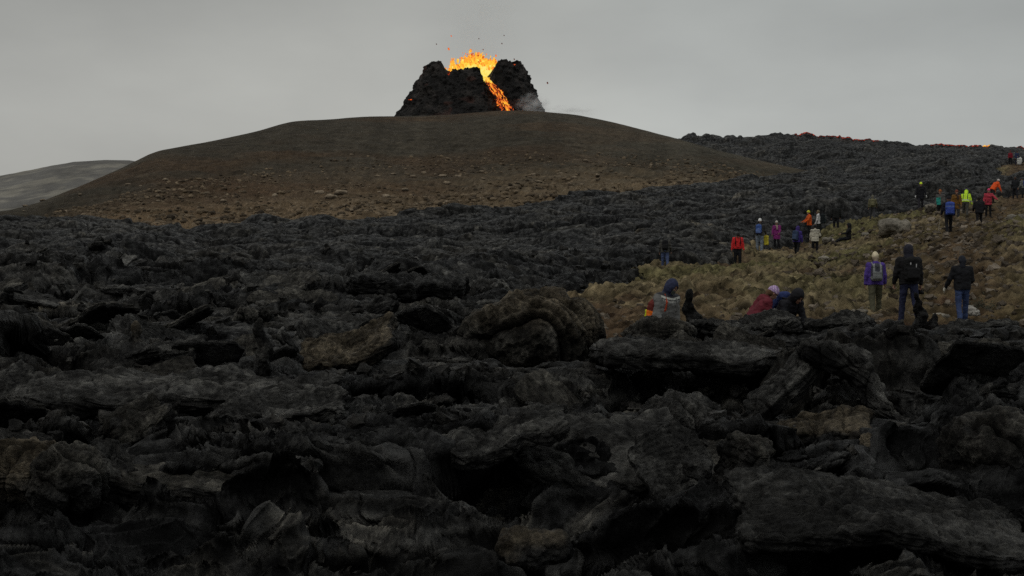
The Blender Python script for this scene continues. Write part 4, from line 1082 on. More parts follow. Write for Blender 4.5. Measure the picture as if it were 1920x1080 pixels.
def skeleton(p):
    """joints in the person's own frame: faces +y, left hand on -x, feet on z = 0"""
    s = p.get('H', 1.75)/1.75; wd = p.get('wide', 1.0)
    T = RZ(D(p.get('twist', 0))) @ RY(D(p.get('side', 0))) @ RX(-D(p.get('lean', 3)))
    J = {}
    pel = np.array([0, 0, 0.])
    J['pel'] = pel
    tor = lambda v: pel + T @ (np.array(v)*s)
    J['waist'] = tor((0, 0, .14)); J['chest'] = tor((0, .01, .34)); J['neck'] = tor((0, -.005, .52)); J['nb'] = tor((0, 0, .47))
    Hm = T @ RX(D(p.get('lean', 3)*.7)) @ RZ(D(p.get('hturn', 0))) @ RX(-D(p.get('nod', 5)))
    J['head'] = J['neck'] + (T @ np.array([0, .012*s, .03*s])) + Hm @ np.array([0, .02*s, .125*s])
    for sd, side in (('L', -1), ('R', 1)):
        th, kn = p.get('leg'+sd, (4, 4)); sp = D(p.get('splay', 3))
        hip = RZ(D(p.get('twist', 0)*.4)) @ np.array([side*.092*s, 0, -.03*s])
        a = D(th); d1 = np.array([side*math.sin(sp), math.sin(a), -math.cos(a)]); d1 /= np.linalg.norm(d1)
        b = D(th-kn); d2 = np.array([side*math.sin(sp)*.4, math.sin(b), -math.cos(b)]); d2 /= np.linalg.norm(d2)
        knee = hip + d1*.43*s; ank = knee + d2*.42*s
        f = D(th-kn)*.55 + D(p.get('toe'+sd, 0)); fd = np.array([side*.16, math.cos(f), math.sin(f)])
        J['hip'+sd], J['knee'+sd], J['ank'+sd] = hip, knee, ank
        J['toe'+sd] = ank + fd*.165*s + np.array([0, 0, -.045*s*math.cos(f)]); J['heel'+sd] = ank - fd*.05*s + np.array([0, 0, -.04*s])
        fl, ab, el, inn = p.get('arm'+sd, (2, 9, 14, 4))
        sh = tor((side*.185*wd, 0, .445))
        a, b = D(fl), D(ab)
        d1 = T @ np.array([side*math.sin(b), math.cos(b)*math.sin(a), -math.cos(b)*math.cos(a)])
        a2 = D(fl+el); b2 = D(ab*.5-inn)
        d2 = T @ np.array([side*math.sin(b2), math.cos(b2)*math.sin(a2), -math.cos(b2)*math.cos(a2)])
        elb = sh + d1*.285*s; wr = elb + d2*.255*s
        J['sh'+sd], J['elb'+sd], J['wr'+sd], J['fd'+sd] = sh, elb, wr, d2
        # palm normal looks inwards
        nrm = np.cross(d2, np.array([0, 1., 0])); nrm = nrm if np.linalg.norm(nrm) > .2 else np.cross(d2, np.array([1., 0, 0]))
        nrm = nrm/np.linalg.norm(nrm)
        if nrm[0]*side > 0: nrm = -nrm
        J['pn'+sd] = nrm
    low = min(min(J[k+sd][2] for sd in 'LR' for k in ('toe', 'heel'))-.035*s, min(J['knee'+sd][2] for sd in 'LR')-.065*s, J['pel'][2]-.125*s)
    for k in list(J):
        if k[:2] not in ('fd', 'pn'): J[k] = J[k] - np.array([0, 0, low])
    # put the weight over the origin
    mid = (J['ankL']+J['ankR'])/2
    return J, T, Hm, s

def bounds(J, pad=.2):
    P = np.array([v for k, v in J.items() if k[:2] not in ('fd', 'pn')])
    return P.min(0)-pad, P.max(0)+pad

def paint(V, c, seed, amt=.12):
    return np.asarray(c)[None]*(1+amt*n3(V[:, 0]*7, V[:, 1]*7, V[:, 2]*7, seed))[:, None]

def mesh_from(f, name, c, seed=1, fn=None):
    V, Fc = f.mesh()
    C = paint(V, c, seed)
    if fn is not None: C = fn(V, C)
    return make_mesh(name, V, Fc, M_fab, True, np.clip(C, .002, 1))

SKIN = (.30, .17, .12)
def hand(f, J, sd, s, grip=.35):
    side = -1 if sd == 'L' else 1
    wr, fd, pn = J['wr'+sd], J['fd'+sd], J['pn'+sd]
    ac = np.cross(pn, fd)*1.0                      # across the palm
    if ac[1] < 0: ac = -ac                         # index side forward
    base_ = wr + fd*.03*s
    for o_ in (-.028, -.009, .010, .028):
        f.cone(wr + ac*o_*.6*s, wr + fd*.088*s + ac*o_*s, .014*s, .012*s, k=.018)
    for o_, ln in ((-.031, .058), (-.011, .072), (.010, .078), (.030, .070)):
        p = wr + fd*.09*s + ac*o_*s
        g = grip*1.2
        for j, (fr, r) in enumerate(((.45, .0098), (.32, .0092), (.23, .0086))):
            ang = g*(j+.6); dirn = fd*math.cos(ang) + pn*math.sin(ang)
            q = p + dirn*ln*fr*s; f.cone(p, q, r*s, r*s*.95, k=.004); p = q
    t0 = wr + fd*.03*s + ac*.03*s; t1 = t0 + (fd*.55+ac*.75+pn*.25)*.038*s; t2 = t1 + (fd*.85+ac*.25+pn*.35)*.034*s
    f.cone(t0, t1, .015*s, .0115*s, k=.012); f.cone(t1, t2, .0115*s, .0095*s, k=.005)

def build_person(p):
    J, T, Hm, s = skeleton(p)
    lo, hi = bounds(J)
    vx = p.get('vox', .0125); wd = p.get('wide', 1.0)
    seed = p['seed']
    root = empty('person', p['loc'], p['yaw'])
    tag(root, p['label'], 'person', p.get('group'))
    hx = lambda v: J['head'] + Hm @ (np.array(v)*s)
    tx = lambda v: J['pel'] + T @ (np.array(v)*s)
    # --- body, one continuous surface
    f = Field(lo, hi, min(vx, .0105))
    for sg in (-1, 1):
        f.cone(tx((sg*.065, 0, .02)), tx((sg*.075*wd, 0, .36)), .108*s, .105*s, k=.05)
    f.cone(J['shL'], J['shR'], .062*s, .062*s, k=.05)
    f.cone(J['nb'], J['neck'] + Hm @ np.array([0, .015, .03])*s, .062*s, .052*s, k=.03)
    for sd in 'LR':
        f.cone(J['sh'+sd], J['elb'+sd], .052*s, .04*s, k=.03); f.cone(J['elb'+sd], J['wr'+sd], .04*s, .026*s, k=.02); hand(f, J, sd, s, p.get('grip', .4))
        f.cone(J['hip'+sd], J['knee'+sd], .085*s, .055*s, k=.04); f.cone(J['knee'+sd], J['ank'+sd], .053*s, .036*s, k=.02)
        f.cone(J['ank'+sd], J['toe'+sd], .038*s, .03*s, k=.02); f.cone(J['heel'+sd], J['toe'+sd], .032*s, .03*s, k=.02)
    f.ell(hx((0, -.008, .02)), (.076*s, .097*s, .098*s), Hm, k=.02)
    f.ell(hx((0, .03, -.055)), (.055*s, .062*s, .062*s), Hm, k=.03)
    f.cone(hx((0, .084, .005)), hx((0, .104, -.03)), .009*s, .014*s, k=.012)          # nose
    f.cone(hx((-.025, .083, .022)), hx((.025, .083, .022)), .011*s, .011*s, k=.012)     # brow
    f.cone(hx((-.018, .083, -.066)), hx((.018, .083, -.066)), .008*s, .008*s, k=.006)   # lips
    f.ell(hx((0, .075, -.098)), (.022*s, .018*s, .018*s), Hm, k=.02)                    # chin
    for sg in (-1, 1):
        f.ell(hx((sg*.077, -.005, -.012)), (.012*s, .022*s, .032*s), Hm, k=.008)
        f.cut_ell(hx((sg*.031, .098, -.002)), (.014*s, .014*s, .010*s), Hm)
    def face(V, C):
        q = (V-J['head']) @ Hm/s
        lips = (np.abs(q[:, 0]) < .026) & (np.abs(q[:, 2]+.066) < .010) & (q[:, 1] > .07)
        brow = (np.abs(np.abs(q[:, 0])-.032) < .020) & (np.abs(q[:, 2]-.026) < .007) & (q[:, 1] > .06)
        C[lips] = (.22, .08, .065); C[brow] = (.04, .025, .018)
        if p.get('mask'):
            mk = (q[:, 2] < -.022) & (q[:, 1] > .02) & (q[:, 2] > -.12) & (np.abs(q[:, 0]) < .085)
            C[mk] = p['mask']
        return C
    put('body', mesh_from(f, 'body', p.get('skin', SKIN), seed, face), root)
    if p.get('eyes'):
        for sg in (-1, 1):
            e = Field(hx((sg*.031, .085, -.002))-.03, hx((sg*.031, .085, -.002))+.03, .004); e.ell(hx((sg*.031, .083, -.002)), (.011*s,)*3, k=0)
            c = hx((sg*.031, .083, -.002))
            def eyec(V, C):
                q = (V-c) @ Hm; C[:] = (.5, .48, .45); C[(q[:, 1] > .006) & (np.hypot(q[:, 0], q[:, 2]) < .007)] = (.02, .015, .01); return C
            put('eye', mesh_from(e, 'eye', (.5, .5, .5), 1, eyec), root)
    # --- trousers
    g = Field(lo, hi, vx)
    lw = p.get('legw', 1.0)
    for sd in 'LR':
        g.cone(J['hip'+sd], J['knee'+sd], .104*s*lw, .074*s*lw, k=.05); g.cone(J['knee'+sd], J['ank'+sd], .072*s*lw, .062*s*lw, k=.02)
    g.ell(tx((0, -.015, 0)), (.148*s, .105*s, .12*s), T, k=.05)
    g.cone(tx((-.06, 0, .03)), tx((.06, 0, .03)), .10*s, .10*s, k=.04)
    g.wrinkle(.010, 9, seed+20)
    put('trousers', mesh_from(g, 'trousers', p['trousers'], seed+2, p.get('trouser_fn')), root)
    # --- boots
    for sd in 'LR':
        b = Field(np.minimum(J['ank'+sd], np.minimum(J['toe'+sd], J['heel'+sd]))-.12, np.maximum(J['ank'+sd], np.maximum(J['toe'+sd], J['heel'+sd]))+.16, vx)
        up = (J['knee'+sd]-J['ank'+sd]); up /= np.linalg.norm(up)
        b.cone(J['ank'+sd]+up*.06*s, J['ank'+sd], .052*s, .050*s); b.cone(J['heel'+sd], J['toe'+sd], .043*s, .041*s); b.cone(J['ank'+sd], J['toe'+sd], .048*s, .036*s)
        put('boot', mesh_from(b, 'boot', p.get('boots', (.02, .018, .016)), seed+4), root)
    # --- jacket
    j = Field(lo, hi, vx)
    hem = p.get('hem', -.06); bulk = p.get('bulk', 1.0)
    for sg in (-1, 1):
        j.cone(tx((sg*.075*wd, -.005, hem-.10)), tx((sg*.085*wd, 0, .36)), (.128+p.get('flare', .0))*s*bulk, .124*s*bulk, k=.06)
        j.cone(tx((sg*.085*wd, 0, .36)), tx((sg*.10*wd, -.01, .42)), .118*s*bulk, .085*s*bulk, k=.05)
    j.cone(J['shL'], J['shR'], .078*s*bulk, .078*s*bulk, k=.05)
    j.cone(J['nb'], J['neck']+T @ np.array([0, .0, .015*s]), .085*s, .068*s, k=.04)
    j.cut_plane(tx((0, 0, hem)), T @ np.array([0, 0, -1.]))
    for sd in 'LR':
        sk = p.get('sleeve', 1.0)
        j.cone(J['sh'+sd], J['elb'+sd], .076*s*bulk, .062*s*bulk, k=.04); j.cone(J['elb'+sd], J['wr'+sd]-J['fd'+sd]*.02*s, .062*s*bulk, .046*s*bulk, k=.02)
    if p.get('hood') == 'down': j.ell(tx((0, -.09, .47)), (.11*s, .06*s, .075*s), T, k=.04)
    j.wrinkle(.013, 8, seed+40)
    def jpaint(V, C):
        q = (V-J['pel']) @ T/s
        fn = p.get('jacket_fn')
        return fn(q, C) if fn else C
    put(p.get('top', 'jacket'), mesh_from(j, p.get('top', 'jacket'), p['jacket'], seed+6, jpaint), root)
    # --- headwear
    hw = p.get('hat', 'beanie'); hc = p.get('hatc', (.02, .02, .025))
    h = Field(J['head']-.26, J['head']+.26, min(vx, .011))
    if hw == 'beanie':
        h.ell(hx((0, -.012, .028)), (.094*s, .114*s, .112*s), Hm, k=.01)
        h.ell(hx((0, -.02, .10)), (.055*s, .06*s, .05*s), Hm, k=.03)
        h.cut_plane(hx((0, .05, .022)), Hm @ np.array([0, .25, -.97]))
        h.wrinkle(.004, 22, seed+60)
    elif hw == 'hood':
        h.ell(hx((0, -.022, .014)), (.108*s, .128*s, .132*s), Hm, k=.02)
        h.cone(hx((0, -.03, -.06)), J['nb']+T @ np.array([0, -.02, .03])*s, .098*s, .105*s, k=.05)
        h.cut_ell(hx((0, .115, -.03)), (.068*s, .085*s, .098*s), Hm)
        h.wrinkle(.006, 12, seed+60)
    elif hw == 'cap':
        h.ell(hx((0, -.012, .03)), (.092*s, .112*s, .10*s), Hm, k=.01)
        h.cut_plane(hx((0, .05, .02)), Hm @ np.array([0, .1, -.99]))
        h.box(hx((0, .12, .028)), (.07*s, .065*s, .012*s), Hm @ RX(-.15), .01, k=.01)
        h.cone(hx((-.05, -.07, -.02)), hx((.05, -.07, -.02)), .05*s, .05*s, k=.03); h.cone(hx((0, -.06, -.03)), J['neck']+T @ np.array([0, -.025, 0])*s, .075*s, .075*s, k=.03)
    elif hw == 'hair':
        h.ell(hx((0, -.018, .026)), (.086*s, .105*s, .104*s), Hm, k=.01)
        h.cut_ell(hx((0, .12, -.05)), (.075*s, .085*s, .11*s), Hm); h.cut_plane(hx((0, 0, -.07)), Hm @ np.array([0, 0, -1.]))
        h.wrinkle(.006, 25, seed+60)
    def hpaint(V, C):
        fn = p.get('hat_fn')
        return fn((V-J['head']) @ Hm/s, C) if fn else C
    put({'beanie': 'hat', 'hood': 'hood', 'cap': 'cap', 'hair': 'hair'}[hw], mesh_from(h, hw, hc, seed+8, hpaint), root)
    if hw == 'beanie' and p.get('hairc'):
        h2 = Field(J['head']-.24, J['head']+.2, .012); h2.cone(hx((-.03, -.05, -.03)), hx((.03, -.05, -.03)), .062*s, .062*s); h2.cone(hx((0, -.06, -.04)), J['nb']+T @ np.array([0, -.06, -.0])*s, .062*s, .035*s)
        put('hair', mesh_from(h2, 'hair', p['hairc'], seed+9), root)
    if p.get('scarf'):
        k = Field(J['neck']-.25, J['neck']+.2, .012)
        k.ell(J['neck']+T @ np.array([0, .015, -.01])*s, (.105*s, .10*s, .055*s), T); k.cone(tx((-.05, .12, .46)), tx((-.07, .15, .22)), .05*s, .045*s)
        put('scarf', mesh_from(k, 'scarf', p['scarf'], seed+10), root)
    for sd in p.get('gloves', ''):
        k = Field(J['wr'+sd]-.26, J['wr'+sd]+.26, .008)
        JJ = dict(J); hand(k, JJ, sd, s*1.06, p.get('grip', .4)); k.cone(J['wr'+sd]-J['fd'+sd]*.03*s, J['wr'+sd]+J['fd'+sd]*.08*s, .036*s, .036*s, k=.02)
        put('glove', mesh_from(k, 'glove', p.get('glovec', (.6, .6, .56)), seed+11), root)
    # --- a pack is a thing of its own
    bp = p.get('pack')
    if bp:
        w_, d_, h_ = bp.get('size', (.30, .17, .46)); cz = bp.get('cz', .24)
        yo = -.12*bulk - d_/2 - .01; ox = bp.get('ox', 0)
        pr = empty('backpack', p['loc'], p['yaw']); tag(pr, bp['label'], 'backpack')
        k = Field(tx((ox, yo, cz))-.45, tx((ox, yo, cz))+.45, vx)
        k.box(tx((ox, yo, cz)), (w_*s/2, d_*s/2, h_*s/2), T, .06*s); k.ell(tx((ox, yo-.0, cz+h_*.40)), (w_*.42*s, d_*.5*s, .09*s), T, k=.04)
        k.wrinkle(.008, 10, seed+70)
        def bfn(V, C):
            q = (V-tx((ox, yo, cz))) @ T/s
            fn = bp.get('fn')
            return fn(q, C) if fn else C
        put('pack_body', mesh_from(k, 'pack_body', bp['c'], seed+12, bfn), pr)
        k = Field(tx((ox, yo-d_/2, cz-.08))-.3, tx((ox, yo-d_/2, cz-.08))+.3, vx)
        k.box(tx((ox, yo-d_/2-.015, cz-h_*.17)), (w_*.40*s, .035*s, h_*.24*s), T, .03*s); k.wrinkle(.006, 12, seed+71)
        put('front_pocket', mesh_from(k, 'front_pocket', bp.get('pc', np.array(bp['c'])*1.25), seed+13), pr)
        for sg in (-1, 1):
            k = Field(tx((sg*.11, 0, .3))-.42, tx((sg*.11, 0, .3))+.42, vx)
            pp = [(sg*.10+ox*.3, yo+.05, .43), (sg*.115, -.06, .52), (sg*.12, .045, .515), (sg*.125, .125*bulk, .40), (sg*.13, .128*bulk, .26), (sg*.165, .03, .12), (sg*.15, yo+.05, .08)]
            for a, b in zip(pp, pp[1:]): k.cone(tx(a), tx(b), .018*s, .018*s, k=.01)
            put('strap', mesh_from(k, 'strap', (bp.get('sc_l') if sg < 0 and 'sc_l' in bp else bp.get('sc', (.012, .012, .014))), seed+14), pr)
    return root, J, T, s

def spot(u, y, extra=0.0, z=None):
    x = (u-960)/F*y
    if z is None:
        z = ground_at(x, y)
        h, m, *_ = lava_height(np.array([x]), np.array([y]))
        z = max(z, float(h[0])-.08) if m[0] > .5 else z
    return (x, y, z - .02 + extra)
BLK = (.010, .010, .012); NVY = (.016, .018, .034); JEAN = (.035, .055, .13); DJEAN = (.022, .026, .058)
def teeth(q, C):     # pale zigzag yoke of an Icelandic sweater
    a = np.arctan2(q[:, 0], q[:, 1]+.02); r = np.hypot(q[:, 0], q[:, 1])
    drop = .53 - q[:, 2] + .25*np.clip(r-.08, 0, .2)
    tri = np.abs(((a*5.2) % 1)-.5)*2
    m = (drop > .06) & (drop < .085 + .075*tri)
    m2 = (drop > .10) & (drop < .12)
    arm = np.abs(q[:, 0]) > .225
    C[m & ~arm] = (.55, .55, .50); C[m2 & ~arm] = (.06, .06, .06)
    C[(drop < .06)] = (.045, .045, .05)
    return C
def fair_bands(q, C):
    for z0 in (.47, .43, .385): C[np.abs(q[:, 2]-z0) < .011] = (.14, .13, .11)
    return C
def hivis(q, C):
    C[np.abs(q[:, 2]-.10) < .028] = (.55, .56, .50); C[(np.abs(np.abs(q[:, 0])-.12) < .022) & (q[:, 2] > .14) & (q[:, 2] < .5)] = (.05, .055, .04)
    return C
def teal_front(q, C):
    C[(q[:, 0] > -.04) & (q[:, 0] < .2) & (q[:, 1] > -.02) & (q[:, 2] < .36)] = (.03, .30, .25); return C
def straps_front(q, C):
    C[(np.abs(np.abs(q[:, 0])-.115) < .02) & (q[:, 2] > .12)] = BLK; C[(np.abs(q[:, 2]-.07) < .014) & (np.abs(q[:, 0]) < .07) & (q[:, 1] > 0)] = BLK; return C
def lilac(q, C):
    n = np.sin(q[:, 0]*110)*np.sin(q[:, 2]*120+q[:, 1]*60); C[n > .25] = (.62, .50, .66); return C
def grey_pack(q, C):
    C[(np.abs(np.abs(q[:, 0])-.095) < .024)] = (.24, .25, .25); C[q[:, 2] < -.10] = (.16, .17, .17); return C
def white_zip(q, C):
    C[(np.abs(q[:, 0]-.065-.05*q[:, 2]) < .010) & (q[:, 2] > -.10) & (q[:, 2] < .12) & (q[:, 1] < 0)] = (.45, .45, .45); C[(np.abs(q[:, 0]+.055) < .013) & (np.abs(q[:, 2]-.13) < .025) & (q[:, 1] < 0)] = (.5, .5, .5); return C
def flame_pack(q, C):
    C[:] = np.where((q[:, 2] < -.09)[:, None], np.array([.72, .85, .03]), np.where((q[:, 2] < .03)[:, None], np.array([.9, .20, .02]), np.array([.12, .02, .015]))); return C
def blue_pack(q, C):
    C[np.abs(q[:, 2]-.10) < .02] = (.16, .22, .42); C[(np.abs(q[:, 2]) < .018)] = (.02, .035, .11); return C
def white_blue(q, C):
    C[(np.hypot(q[:, 0], q[:, 2]+.02) < .07) & (q[:, 1] < 0)] = (.35, .42, .55); C[q[:, 2] < -.12] = (.03, .03, .10); return C

WALK = dict(legL=(14, 8), legR=(-12, 14)); WALK2 = dict(legL=(-13, 16), legR=(16, 10)); STAND = dict(legL=(2, 3), legR=(-2, 3))
R_ = math.radians
PEOPLE = [
 dict(u=1243, y=24, z=-2.40, H=1.68, yaw=-142, vox=.009, lean=10, side=-4, hturn=6, nod=26, eyes=True, mask=(.10,.115,.10), **STAND, armL=(6,12,24,8), armR=(14,9,30,6), top='sweater', jacket=(.165,.165,.16), jacket_fn=teeth, hem=-.04, bulk=1.1, wide=1.05,
      trousers=BLK, hat='hood', hatc=(.030,.036,.075), label='person in a grey sweater with white zigzag yoke and navy hood beside the black spire',
      pack=dict(c=(.5,.3,.03), fn=flame_pack, pc=(.65,.75,.03), sc=(.34,.055,.025), sc_l=(.13,.13,.125), size=(.28,.20,.40), cz=.14, label='red, orange and yellow backpack on the person in the grey sweater')),
 dict(u=1410, y=25, z=-2.12, H=1.66, yaw=-78, vox=.009, lean=34, nod=34, eyes=True, legL=(22,112), legR=(12,102), armL=(38,8,48,10), armR=(34,8,58,10), jacket=(.13,.020,.030), hem=-.02, hood='down', trousers=(.018,.020,.036),
      hat='beanie', hatc=(.34,.22,.42), hat_fn=lilac, hairc=(.10,.055,.03), label='person kneeling in a dark red jacket and lilac patterned knit hat, bending to the right'),
 dict(u=1462, y=25.4, z=-2.12, H=1.72, yaw=-150, vox=.009, lean=46, nod=30, legL=(32,122), legR=(20,110), armL=(60,8,20,6), armR=(64,8,24,6), jacket=(.014,.014,.018), trousers=BLK, hat='hood', hatc=(.013,.013,.016), hem=-.05,
      label='person kneeling bent low in a black hooded jacket beside the lilac hat', pack=dict(c=(.025,.04,.13), pc=(.05,.08,.26), size=(.28,.17,.40), cz=.26, label='blue backpack on the person kneeling bent low')),
 dict(u=1642, y=37, H=1.65, yaw=-4, vox=.009, lean=5, **WALK2, armL=(-4,13,14,2), armR=(6,13,16,0), jacket=(.075,.042,.24), hem=-.10, flare=.01, hood='down', trousers=(.075,.072,.045), legw=1.12, hat='beanie', hatc=(.62,.54,.38), hairc=(.30,.24,.17), hx=0,
      label='person in a violet jacket, cream beanie and olive trousers walking away', pack=dict(c=(.05,.053,.065), fn=grey_pack, pc=(.17,.18,.18), sc=(.2,.2,.2), size=(.31,.18,.44), cz=.22, label='grey daypack with light side panels on the violet jacket')),
 dict(u=1705, y=33.5, H=1.86, yaw=2, vox=.009, wide=1.12, bulk=1.06, lean=6, **WALK, armL=(4,15,22,4), armR=(2,10,10,0), grip=.9, jacket=(.0095,.009,.010), hem=-.08, trousers=DJEAN, boots=(.05,.048,.04), hat='hood', hatc=(.020,.020,.030),
      label='tall broad person in black jacket, dark hood and jeans, a camera in hand', pack=dict(c=(.0075,.0075,.008), fn=white_zip, pc=(.009,.009,.010), size=(.34,.18,.50), cz=.23, label='black backpack with white zip pulls on the tall person')),
 dict(u=1805, y=37, H=1.78, yaw=-3, vox=.009, wide=1.05, lean=4, **WALK2, armL=(4,24,32,-4), armR=(10,14,62,6), gloves='L', glovec=(.62,.60,.52), jacket=(.009,.0095,.012), hem=-.08, trousers=JEAN, hat='cap', hatc=(.016,.018,.026), bulk=1.04,
      label='person in black jacket, dark cap and blue jeans with one white glove'),
 dict(u=1247, y=66.5, v=505, H=1.66, yaw=-6, lean=8, nod=16, **WALK, armL=(4,12,20,0), armR=(10,16,34,0), jacket=(.062,.060,.054), hood='down', trousers=(.07,.095,.19), boots=(.06,.055,.04), hat='cap', hatc=(.05,.05,.048), hem=-.10,
      label='person in a dark grey jacket and blue jeans at the edge of the black lava', pack=dict(c=BLK, pc=(.013,.013,.013), label='black backpack on the person at the edge of the black lava')),
 dict(u=1383, y=71, H=1.75, yaw=176, nod=38, lean=8, **STAND, armL=(6,14,8,-2), armR=(2,14,12,-2), bulk=1.12, jacket=(.62,.030,.032), jacket_fn=straps_front, hem=-.02, hood='down', trousers=BLK, hat='beanie', hatc=(.02,.018,.018), legw=1.1,
      label='person in a bright red puffer jacket facing the camera with head bowed', pack=dict(c=(.02,.016,.016), label='black backpack worn by the person in the bright red jacket', size=(.28,.16,.42))),
 dict(u=1424, y=76, v=475, H=1.86, yaw=-22, **STAND, armL=(4,10,16,4), armR=(22,10,40,4), jacket=(.05,.05,.048), trousers=(.17,.20,.24), hat='beanie', hatc=(.75,.75,.73), hem=-.06, legw=1.08,
      label='person in a white hat and pale jeans holding a yellow bag', pack=dict(c=(.05,.10,.30), fn=white_blue, pc=(.10,.16,.36), label='blue and white backpack on the person in pale jeans')),
 dict(u=1456, y=83, v=466, H=1.62, yaw=158, hturn=10, **STAND, armL=(16,10,40,10), armR=(8,12,20,4), top='coat', jacket=(.20,.025,.15), hem=-.34, flare=.03, trousers=BLK, hat='beanie', hatc=(.46,.43,.38), scarf=(.30,.25,.19), eyes=False,
      label='person in a long magenta coat, pale hat and beige scarf facing the camera'),
 dict(u=1494, y=77, v=483, H=1.74, yaw=-38, lean=8, **WALK, armL=(6,12,20,4), armR=(4,14,14,2), jacket=(.045,.028,.17), hem=-.10, trousers=BLK, hat='hood', hatc=(.05,.03,.16), hood='down',
      label='person in an indigo jacket and black trousers with a slate blue pack', pack=dict(c=(.035,.055,.11), pc=(.05,.075,.14), size=(.32,.20,.52), label='slate blue backpack on the person in the indigo jacket')),
 dict(u=1517, y=91, v=447, H=1.78, yaw=98, **STAND, armL=(34,10,30,4), armR=(30,8,40,4), jacket=(.62,.10,.016), hem=-.12, trousers=BLK, hat='beanie', hatc=(.58,.56,.06),
      label='person in an orange jacket and yellow beanie reaching an arm to the left'),
 dict(u=1535, y=92, v=446, H=1.80, yaw=64, **STAND, armL=(10,10,20,4), armR=(4,10,16,2), jacket=(.60,.60,.60), trousers=(.016,.018,.018), hat='hair', hatc=(.16,.13,.08),
      label='person in a white jacket standing behind the orange jacket', pack=dict(c=(.010,.014,.016), pc=(.012,.02,.02), sc=BLK, size=(.34,.26,.60), label='large black backpack on the person in the white jacket')),
 dict(u=1528, y=78, v=479, H=1.70, yaw=-8, **STAND, armL=(4,12,12,0), armR=(12,20,88,14), top='coat', jacket=(.50,.47,.38), jacket_fn=fair_bands, hem=-.14, flare=.015, trousers=BLK, hat='hair', hatc=(.014,.013,.016), scarf=(.46,.43,.36),
      label='person in a cream coat with grey yoke bands and black trousers'),
 dict(u=1567, y=94, v=434, H=1.82, yaw=-5, wide=1.08, **STAND, armL=(6,12,18,2), armR=(12,14,30,2), jacket=(.012,.0125,.012), trousers=BLK, hat='cap', hatc=(.05,.05,.05), hem=-.10,
      label='dark-clad person in a grey cap standing against the black lava'),
 dict(u=1590, y=78, H=1.76, yaw=82, lean=-6, nod=4, legL=(86,26), legR=(80,14), armL=(38,10,40,6), armR=(-24,14,10,0), jacket=(.010,.010,.012), trousers=(.012,.013,.018), hat='hood', hatc=(.010,.010,.012), boots=(.40,.36,.33), toeL=55, toeR=55,
      label='person in black sitting on the moss with legs stretched to the left and pale shoes'),
 dict(u=1635, y=97, H=1.72, yaw=-14, **WALK, armL=(4,12,18,2), armR=(16,16,34,0), jacket=(.13,.12,.07), trousers=(.05,.05,.055), hat='cap', hatc=(.13,.12,.09),
      label='person in an olive jacket walking alone along the lava edge', pack=dict(c=(.15,.14,.08), pc=(.17,.16,.09), label='olive backpack on the person walking alone')),
 dict(u=1725, y=92, H=1.78, yaw=170, nod=12, **WALK2, armL=(8,20,22,0), armR=(8,20,22,0), gloves='LR', glovec=(.5,.5,.5), top='coat', jacket=(.012,.012,.016), hem=-.26, flare=.03, bulk=1.06, trousers=(.03,.028,.036), hat='beanie', hatc=(.72,.95,.05),
      label='person in a long black coat and fluorescent yellow beanie'),
 dict(u=1762, y=79, v=413, H=1.70, yaw=150, hturn=-10, **STAND, armL=(8,10,20,4), armR=(8,10,16,2), jacket=(.09,.085,.082), jacket_fn=teal_front, trousers=BLK, hat='beanie', hatc=(.30,.10,.03), boots=(.14,.12,.10),
      label='person in a grey and teal jacket with a rust orange hat'),
 dict(u=1778, y=66, H=1.78, yaw=-4, wide=1.05, **WALK2, armL=(10,14,34,2), armR=(4,12,16,2), grip=1.1, jacket=(.014,.014,.026), trousers=BLK, hat='beanie', hatc=(.013,.013,.017), hem=-.10,
      label='person in black walking uphill with a bright blue pack and a pole', pack=dict(c=(.045,.085,.36), fn=blue_pack, pc=(.04,.07,.30), size=(.38,.22,.56), cz=.22, label='bright blue hiking pack on the person with the pole')),
 dict(u=1792, y=80, H=1.74, yaw=172, **STAND, armL=(8,10,24,4), armR=(8,14,20,4), top='coat', jacket=(.17,.085,.020), hem=-.26, trousers=(.05,.05,.055), hat='beanie', hatc=(.17,.05,.03), scarf=(.05,.03,.025),
      label='person in a long ochre coat and rust beanie facing the camera'),
 dict(u=1809, y=84, H=1.78, yaw=-26, lean=22, nod=28, **WALK, armL=(10,14,30,0), armR=(18,18,24,-4), bulk=1.10, jacket=(.60,.90,.05), jacket_fn=hivis, hem=.0, trousers=(.06,.058,.05), hat='hood', hatc=(.58,.88,.05),
      label='person in a fluorescent yellow jacket with black straps leaning uphill'),
 dict(u=1835, y=79, H=1.72, yaw=-8, wide=1.15, bulk=1.16, lean=12, **WALK2, armL=(10,14,50,8), armR=(14,12,40,8), jacket=(.010,.010,.012), hem=-.16, trousers=(.012,.012,.013), boots=(.17,.11,.07), hat='hair', hatc=(.02,.016,.014),
      label='person in a wide black jacket and tan shoes walking uphill'),
 dict(u=1852, y=85, H=1.70, yaw=168, lean=4, **STAND, armL=(28,40,30,-14), armR=(10,16,26,2), top='coat', jacket=(.42,.045,.07), hem=-.18, trousers=BLK, hat='beanie', hatc=(.62,.06,.17), hairc=(.08,.04,.025),
      label='person in a raspberry red coat and pink hat facing the camera'),
 dict(u=1860, y=96, H=1.76, yaw=-72, lean=38, nod=20, **WALK, armL=(40,12,20,0), armR=(52,14,10,0), bulk=1.15, jacket=(.78,.10,.02), trousers=(.03,.025,.025), hat='beanie', hatc=(.55,.50,.48), hem=-.10,
      label='person in an orange jacket and white hat leaning to the right with arms stretched forward'),
 dict(u=1902, y=112, H=1.76, yaw=-10, lean=6, **WALK, armL=(6,12,20,2), armR=(8,12,20,2), jacket=(.014,.015,.018), trousers=(.016,.017,.022), hat='hair', hatc=(.07,.04,.03), hem=-.14,
      label='person in dark clothes with brown hair near the right edge'),
